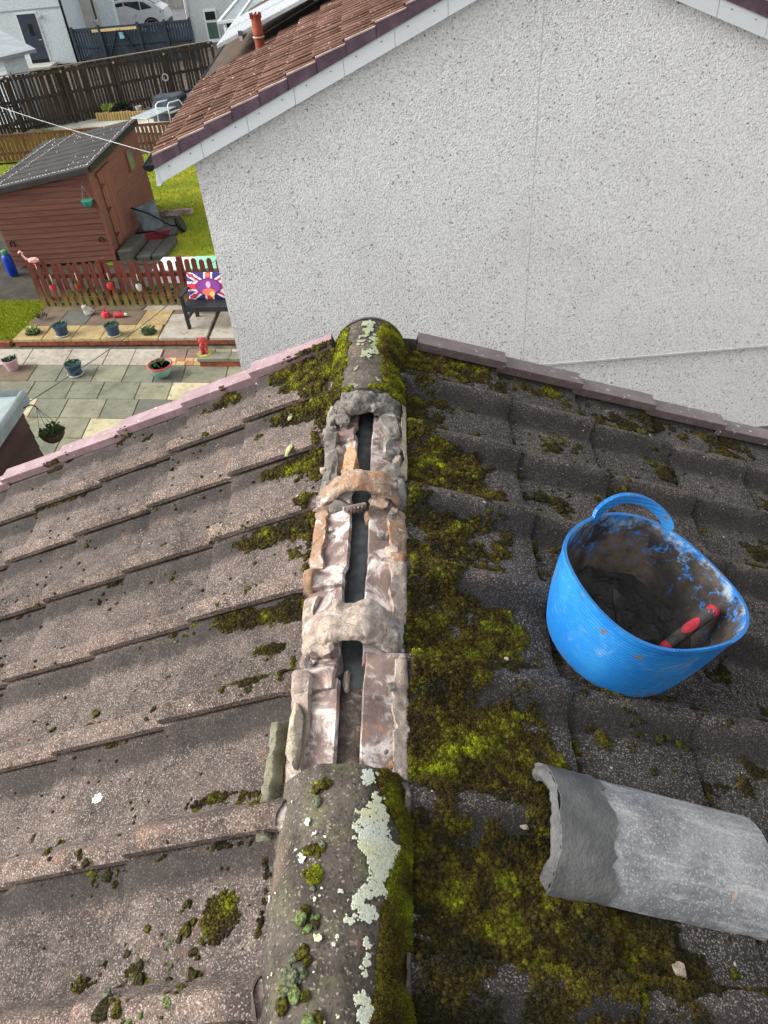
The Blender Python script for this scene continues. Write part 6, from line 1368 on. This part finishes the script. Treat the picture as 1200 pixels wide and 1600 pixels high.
lc = empty('lounge_chair', (-7.7, 26.9, G), R(-25), 'white tubular metal chair frame beside the dark cover', 'chair'); b = MB(); b.tube([(-.25, -.35, .02), (-.25, -.30, .58), (-.20, -.22, .64), (-.1, .25, .62), (-.08, .32, .50), (-.05, .38, .02)], .02, 8); b.build('side_frame', M_UPVC, lc, local=True, smooth=True); b = MB(); b.tube([(.25, -.35, .02), (.25, -.30, .58), (.26, -.22, .64), (.3, .25, .62), (.32, .32, .50), (.35, .38, .02)], .02, 8); b.build('side_frame', M_UPVC, lc, local=True, smooth=True); b = MB(); b.box((.03, .0, .34), (.5, .5, .03)); b.build('seat', M_STONE, lc, local=True)
for i, (x, z) in enumerate(((-7.25, 1.0),)):
    e = empty('wall_ornament', (-8.3, 29.42, G + .86), 0, 'small white ring ornament hanging on the back fence', 'ornament'); b = MB(); b.tube([(.10 * math.cos(t), 0, .10 * math.sin(t)) for t in np.linspace(0, 6.283, 20)], .028, 8, close=False); b.build('ring', M_STONE, e, local=True, smooth=True)

# ------------------------------------------------------------------ houses, gate and car beyond the back fence
M_HW = dash_mat('blue_white_render', S(214, 224, 228), S(202, 212, 216), S(178, 186, 190), 16)
wh = empty('white_house', (-15.0, 39.4, G), R(3), 'white rendered house with a dark back door beyond the fences', 'house')
b = MB(); b.prism([(-9, 0, 0), (0, 0, 0), (0, 0, 5.2), (-9, 0, 5.2)], (0, 2.5, 0)); b.build('wall', M_HW, wh, local=True)
b = MB(); b.box((-4.5, -.012, 2.17), (9.0, .03, .05)); b.build('belt_edge', simple('grey_band', S(150, 156, 158)), wh, local=True)
b = MB(); b.box((-1.72, -.01, 1.02), (.94, .06, 2.12)); do = b.build('door_frame', M_UPVC, wh, local=True); M_DDOOR = simple('anthracite_door', S(62, 70, 82), S(54, 61, 72), 4, .4)
b = MB(); b.box((-1.74, -.035, 1.0), (.82, .06, 2.04)); dd = b.build('door', M_DDOOR, wh, local=True); b = MB(); b.box((-1.70, -.07, 1.42), (.20, .014, .46)); b.build('door_panel', M_BLK, dd, local=True); b = MB(); b.box((-1.42, -.085, 1.02), (.14, .03, .03)); b.build('handle', M_ALU, dd, local=True); b = MB(); b.box((-1.74, -.075, .16), (.78, .014, .22)); b.build('kick_panel', M_BLK, dd, local=True)
b = MB(); b.tube([(-.06, -.05, 0), (-.06, -.05, 5.0)], .05, 8); b.build('downpipe', M_BLK, wh, local=True, smooth=True)
wlt = MB(); wlt.box((-1.12, -.07, 1.88), (.16, .12, .14), b=.02); wlt.build('wall_lamp', M_ALU, wh, local=True)
b = MB(); b.box((-1.75, -.6, .06), (1.5, 1.1, .12)); b.build('doorstep', M_STONE, wh, local=True)
# return wing of the same house
b = MB(); b.box((-.45, 4.6, 2.6), (1.6, 4.2, 5.2)); b.build('rear_wing', simple('beige_render', S(196, 192, 184), S(180, 176, 168), 4, .9), wh, local=True)
for i, (x, w) in enumerate(((.365, .02),)):
    for j, (y, wd) in enumerate(((3.2, .5), (4.9, .4))): b = MB(); b.box((.365, y, 1.9), (.03, wd, 1.5)); wv = b.build('window', M_UPVC, wh, local=True); b = MB(); b.box((.385, y, 1.9), (.012, wd - .12, 1.36)); b.build('pane', M_BLK, wv, local=True)
for y in (4.1, 5.8): b = MB(); b.tube([(.43, y, 0), (.43, y, 4.6)], .05, 8); b.build('downpipe', M_BLK, wh, local=True, smooth=True)
ou = empty('outbuilding', (-13.0, 29.0, G), 0, 'low outbuilding with a plain grey sloping roof behind the back fence', 'shed'); b = MB(); b.prism([(-16.5, 33.2, -2.55), (-15.0, 32.6, -2.62), (-12.05, 28.3, -2.72), (-12.9, 27.3, -2.74), (-16.5, 28.6, -2.7)], (0, 0, .10)); b.build('roof', simple('grey_roof_sheet', S(150, 156, 160), S(136, 142, 146), 2, .6), ou)
b = MB(); b.prism([(-16.3, 32.9, G), (-15.2, 32.2, G), (-12.5, 28.3, G), (-13.0, 27.7, G), (-16.3, 28.8, G)], (0, 0, 2.1)); b.build('wall', M_HW, ou)
dgt = empty('slate_gate', (-9.1, 37.5, G), 0, 'dark slate blue boarded gate and fence beyond the brown back fence', 'gate'); M_SLATE = wood('slate_blue_wood', S(58, 70, 80), S(46, 56, 66), (8, 8, 1), .6)
b = MB(); b.box((0, 0, .76), (.105, .022, 1.50)); o = b.build('board', M_SLATE, None); smm = o.data; bpy.data.objects.remove(o)
for i in range(42): o = bpy.data.objects.new('board', smm); link(o, dgt); o.location = (-5.05 + i * .124, 0, random.uniform(-.01, .01)); o.scale = (1.08 if 9 < i < 19 else 1.0, 1, 1)
for x0, x1 in ((-5.05, -3.9), (-3.85, -2.2), (-2.15, .1)):
    for z in (.2, .85, 1.47): b = MB(); b.box(((x0 + x1) / 2, -.035, z), (x1 - x0, .04, .11)); b.build('rail', M_SLATE, dgt, local=True)
for x in (-5.08, -3.88, -2.18, -1.0, .1): b = MB(); b.box((x, -.06, .80), (.10, .10, 1.60)); b.build('post', M_SLATE, dgt, local=True)
b = MB(); b.bar((-3.8, -.065, .25), (-3.1, -.065, 1.4), .02, .09, (0, 1, 0)); b.bar((-2.3, -.065, .25), (-3.0, -.065, 1.4), .02, .09, (0, 1, 0)); b.build('brace', M_SLATE, dgt, local=True)
b = MB(); b.box((-3.2, -.085, 1.40), (2.02, .03, .10)); b.build('pale_bar', simple('pale_timber', S(226, 204, 150), S(206, 182, 126), 4, .7), dgt, local=True); b = MB(); b.box((-2.96, -.09, 1.16), (.20, .01, .24)); b.build('notice', simple('blue_notice', S(140, 190, 200)), dgt, local=True)
# pillar and driveway
sheet('driveway', [(-40, 43), (-6, 43), (-2, 64), (-40, 64)], G + .004, simple('asphalt', S(112, 114, 118), S(98, 100, 104), 3, .9, 60, .3, .01))
pl = empty('gate_pillar', (-14.0, 42.2, G), 0, 'white rendered pillar between the pale house and the parked car', 'pillar'); b = MB(); b.box((0, 0, 1.5), (.75, .35, 3.0)); b.build('shaft', M_HW, pl, local=True); b = MB(); b.box((0, 0, 3.04), (.85, .45, .08)); b.build('cap', M_STONE, pl, local=True)
rw = empty('roadside_wall', (-12.5, 55, G), 0, 'grey wall and hedge line behind the parked car', 'wall'); b = MB(); b.box((.6, 0, .6), (6.5, .3, 1.2)); b.build('face', simple('grey_wall', S(150, 148, 144), S(128, 126, 122), 3, .9), rw, local=True); b = MB(); b.box((.6, 0, 1.23), (6.5, .38, .07)); b.build('coping', M_STONE, rw, local=True)
lp = empty('lamp_column', (-12.1, 50.5, G), 0, 'pale concrete lamp column right of the parked car', 'lamp post'); b = MB(); b.lathe([(.22, 0), (.22, 1.0), (.16, 1.1), (.12, 5.0)], (0, 0, 0), 12); b.build('column', M_STONE, lp, local=True, smooth=True, angle=40); b = MB(); b.box((0, -.225, .6), (.16, .02, .5)); b.build('hatch', M_CHROME, lp, local=True)

# white parked car, seen from its side and rear
car = empty('parked_car', (-14.35, 46.4, G), R(4), 'white parked car beyond the slate gate', 'car'); M_CAR = simple('white_car_paint', S(214, 218, 222), S(206, 210, 214), 2, .25, spec=.6); M_CGL = simple('car_glass', S(34, 40, 46), rough=.08, spec=.7)
b = MB(); side = [(-2.2, .35), (-2.15, .75), (-1.9, .95), (-1.2, 1.05), (-.55, 1.52), (.2, 1.62), (1.1, 1.58), (1.65, 1.30), (2.02, 1.05), (2.10, .70), (2.05, .36)]
nS = len(side); V = []
for y, k in ((-.90, 1), (-.80, 1), (.80, 1), (.90, 1)):
    for (x, z) in side:
        zz = z if abs(y) < .85 else min(z, 1.0 + (z - 1.0) * .92); yy = y * (1 if z < 1.06 else .84); V.append((x, yy, zz))
F = [tuple(range(nS)), tuple(range(4 * nS - 1, 3 * nS - 1, -1))]
for r_ in range(3):
    for j in range(nS): F.append((r_ * nS + j, (r_ + 1) * nS + j, (r_ + 1) * nS + (j + 1) % nS, r_ * nS + (j + 1) % nS))
b.add(V, F); b.build('body', M_CAR, car, local=True, smooth=True, angle=30)
for sy in (-1, 1):
    for poly in ([(-1.05, 1.08), (-.52, 1.44), (.02, 1.50), (.02, 1.08)], [(.08, 1.08), (.08, 1.50), (.85, 1.48), (.85, 1.10)], [(.91, 1.12), (.91, 1.46), (1.10, 1.43), (1.45, 1.20), (1.45, 1.16)]):
        b = MB(); b.prism([(x, sy * (.775 if z > 1.2 else .80), z) for x, z in poly], (0, sy * .03, 0)); b.build('side_window', M_CGL, car, local=True)
    b = MB(); b.box((1.93, sy * .74, .98), (.22, .28, .14), b=.03); b.build('tail_light', simple('tail_red_%d' % sy, S(200, 40, 46), rough=.2), car, local=True)
    for x in (-1.35, 1.30):
        b = MB(); b.M = Matrix.Translation((x, sy * .80, .34)) @ Matrix.Rotation(R(90), 4, 'X'); b.lathe([(.20, -.11), (.33, -.11), (.34, 0), (.33, .11), (.20, .11)], (0, 0, 0), 22); wv = b.build('wheel', M_BLK, car, local=True, smooth=True, angle=40)
        b = MB(); b.M = Matrix.Translation((x, sy * .86, .34)) @ Matrix.Rotation(R(90), 4, 'X'); b.lathe([(.02, -.05), (.20, -.05), (.21, .05), (.02, .06)], (0, 0, 0), 16); b.build('rim', M_ALU, wv, local=True, smooth=True, angle=40)
        b = MB(); b.tube([(x + .40 * math.cos(t), sy * .895, .34 + .40 * math.sin(t)) for t in np.radians(np.linspace(0, 180, 12))], .045, 6); b.build('wheel_arch', M_BLK, car, local=True, smooth=True)
    for x in (-.3, .6): b = MB(); b.box((x, sy * .905, .92), (.18, .02, .03)); b.build('door_handle', M_ALU, car, local=True)
    b = MB(); b.tube([(-.5, sy * .66, 1.57), (.3, sy * .66, 1.66), (1.2, sy * .66, 1.61)], .02, 6); b.build('roof_rail', M_BLK, car, local=True, smooth=True)
b = MB(); b.prism([(1.20, -.62, 1.555), (1.20, .62, 1.555), (1.66, .66, 1.31), (1.66, -.66, 1.31)], (.02, 0, .012)); b.build('rear_window', M_CGL, car, local=True)
b = MB(); b.box((2.08, 0, .46), (.10, 1.6, .22), b=.03); b.build('rear_bumper', M_BLK, car, local=True)

# white house with a window and a conservatory, behind the neighbour's roof
h2 = empty('far_house', (-10.2, 42.0, G), R(3), 'white roughcast house with a small window left of the conservatory', 'house')
b = MB(); b.prism([(0, 0, 0), (9, 0, 0), (9, 0, 4.8), (0, 0, 4.8)], (0, 6, 0)); b.build('wall', M_DASH2, h2, local=True)
for i, (x, z, w, h_) in enumerate(((1.13, .66, .62, 1.28), (2.45, .95, .55, .7))):
    b = MB(); b.box((x, -.02, z), (w, .08, h_)); wv = b.build('window', M_UPVC, h2, local=True); b = MB(); b.box((x, -.066, z + h_ * .30), (w - .14, .014, h_ * .26)); b.build('pane', M_BLK, wv, local=True); b = MB(); b.box((x, -.066, z - h_ * .17), (w - .14, .014, h_ * .52)); b.build('pane', M_WIN, wv, local=True); b = MB(); b.box((x, -.09, z - h_ / 2 - .03), (w + .12, .14, .05)); b.build('sill', M_UPVC, wv, local=True)
b = MB(); b.box((4.5, -.015, 2.05), (9, .03, .05)); b.build('belt_edge', M_BEAD, h2, local=True); b = MB(); b.tube([(.10, -.06, 0), (.10, -.06, 4.6)], .045, 8); b.build('downpipe', M_UPVC, h2, local=True, smooth=True)
cn = empty('conservatory', (-7.25, 36.0, G), R(3), 'white framed conservatory with a glazed roof behind the red tiled roof', 'conservatory')
b = MB(); b.box((2.0, 1.5, .45), (4.0, 3.0, .9)); b.build('dwarf_wall', M_DASH2, cn, local=True)
M_CGLS = simple('conservatory_glass', S(150, 160, 164), S(128, 138, 142), 2, .15, spec=.6)
for i in range(5):
    b = MB(); x0 = .04 + i * .8; b.box((x0 + .39, 0, 1.20), (.78, .07, .60)); fo = b.build('window_frame', M_UPVC, cn, local=True)
    for (zc, hz) in ((1.09, .30), (1.38, .17)): b = MB(); b.box((x0 + .39, -.04, zc), (.64, .012, hz)); b.build('pane', M_BLK if hz < .2 else M_CGLS, fo, local=True)
for i in range(4):
    b = MB(); y0 = .04 + i * .75; b.box((0, y0 + .365, 1.20), (.07, .72, .60)); fo = b.build('window_frame', M_UPVC, cn, local=True); b = MB(); b.box((-.04, y0 + .365, 1.20), (.012, .58, .46)); b.build('pane', M_CGLS, fo, local=True)
b = MB(); b.prism([(-.15, -.15, 1.52), (4.1, -.15, 1.52), (4.1, 3.2, 2.35), (1.0, 3.2, 2.35)], (0, 0, .03)); ro = b.build('roof_glass', M_CGLS, cn, local=True)
for i in range(7):
    b = MB(); x0 = -.12 + i * .70; b.bar((x0, -.15, 1.575), (1.0 + i * .52, 3.2, 2.405), .07, .05); b.build('glazing_bar', M_UPVC, ro, local=True)
b = MB(); b.bar((-.18, -.18, 1.53), (4.1, -.18, 1.53), .08, .10); b.bar((-.18, -.18, 1.53), (1.0, 3.25, 2.40), .08, .10); b.build('eaves_beam', M_UPVC, cn, local=True)
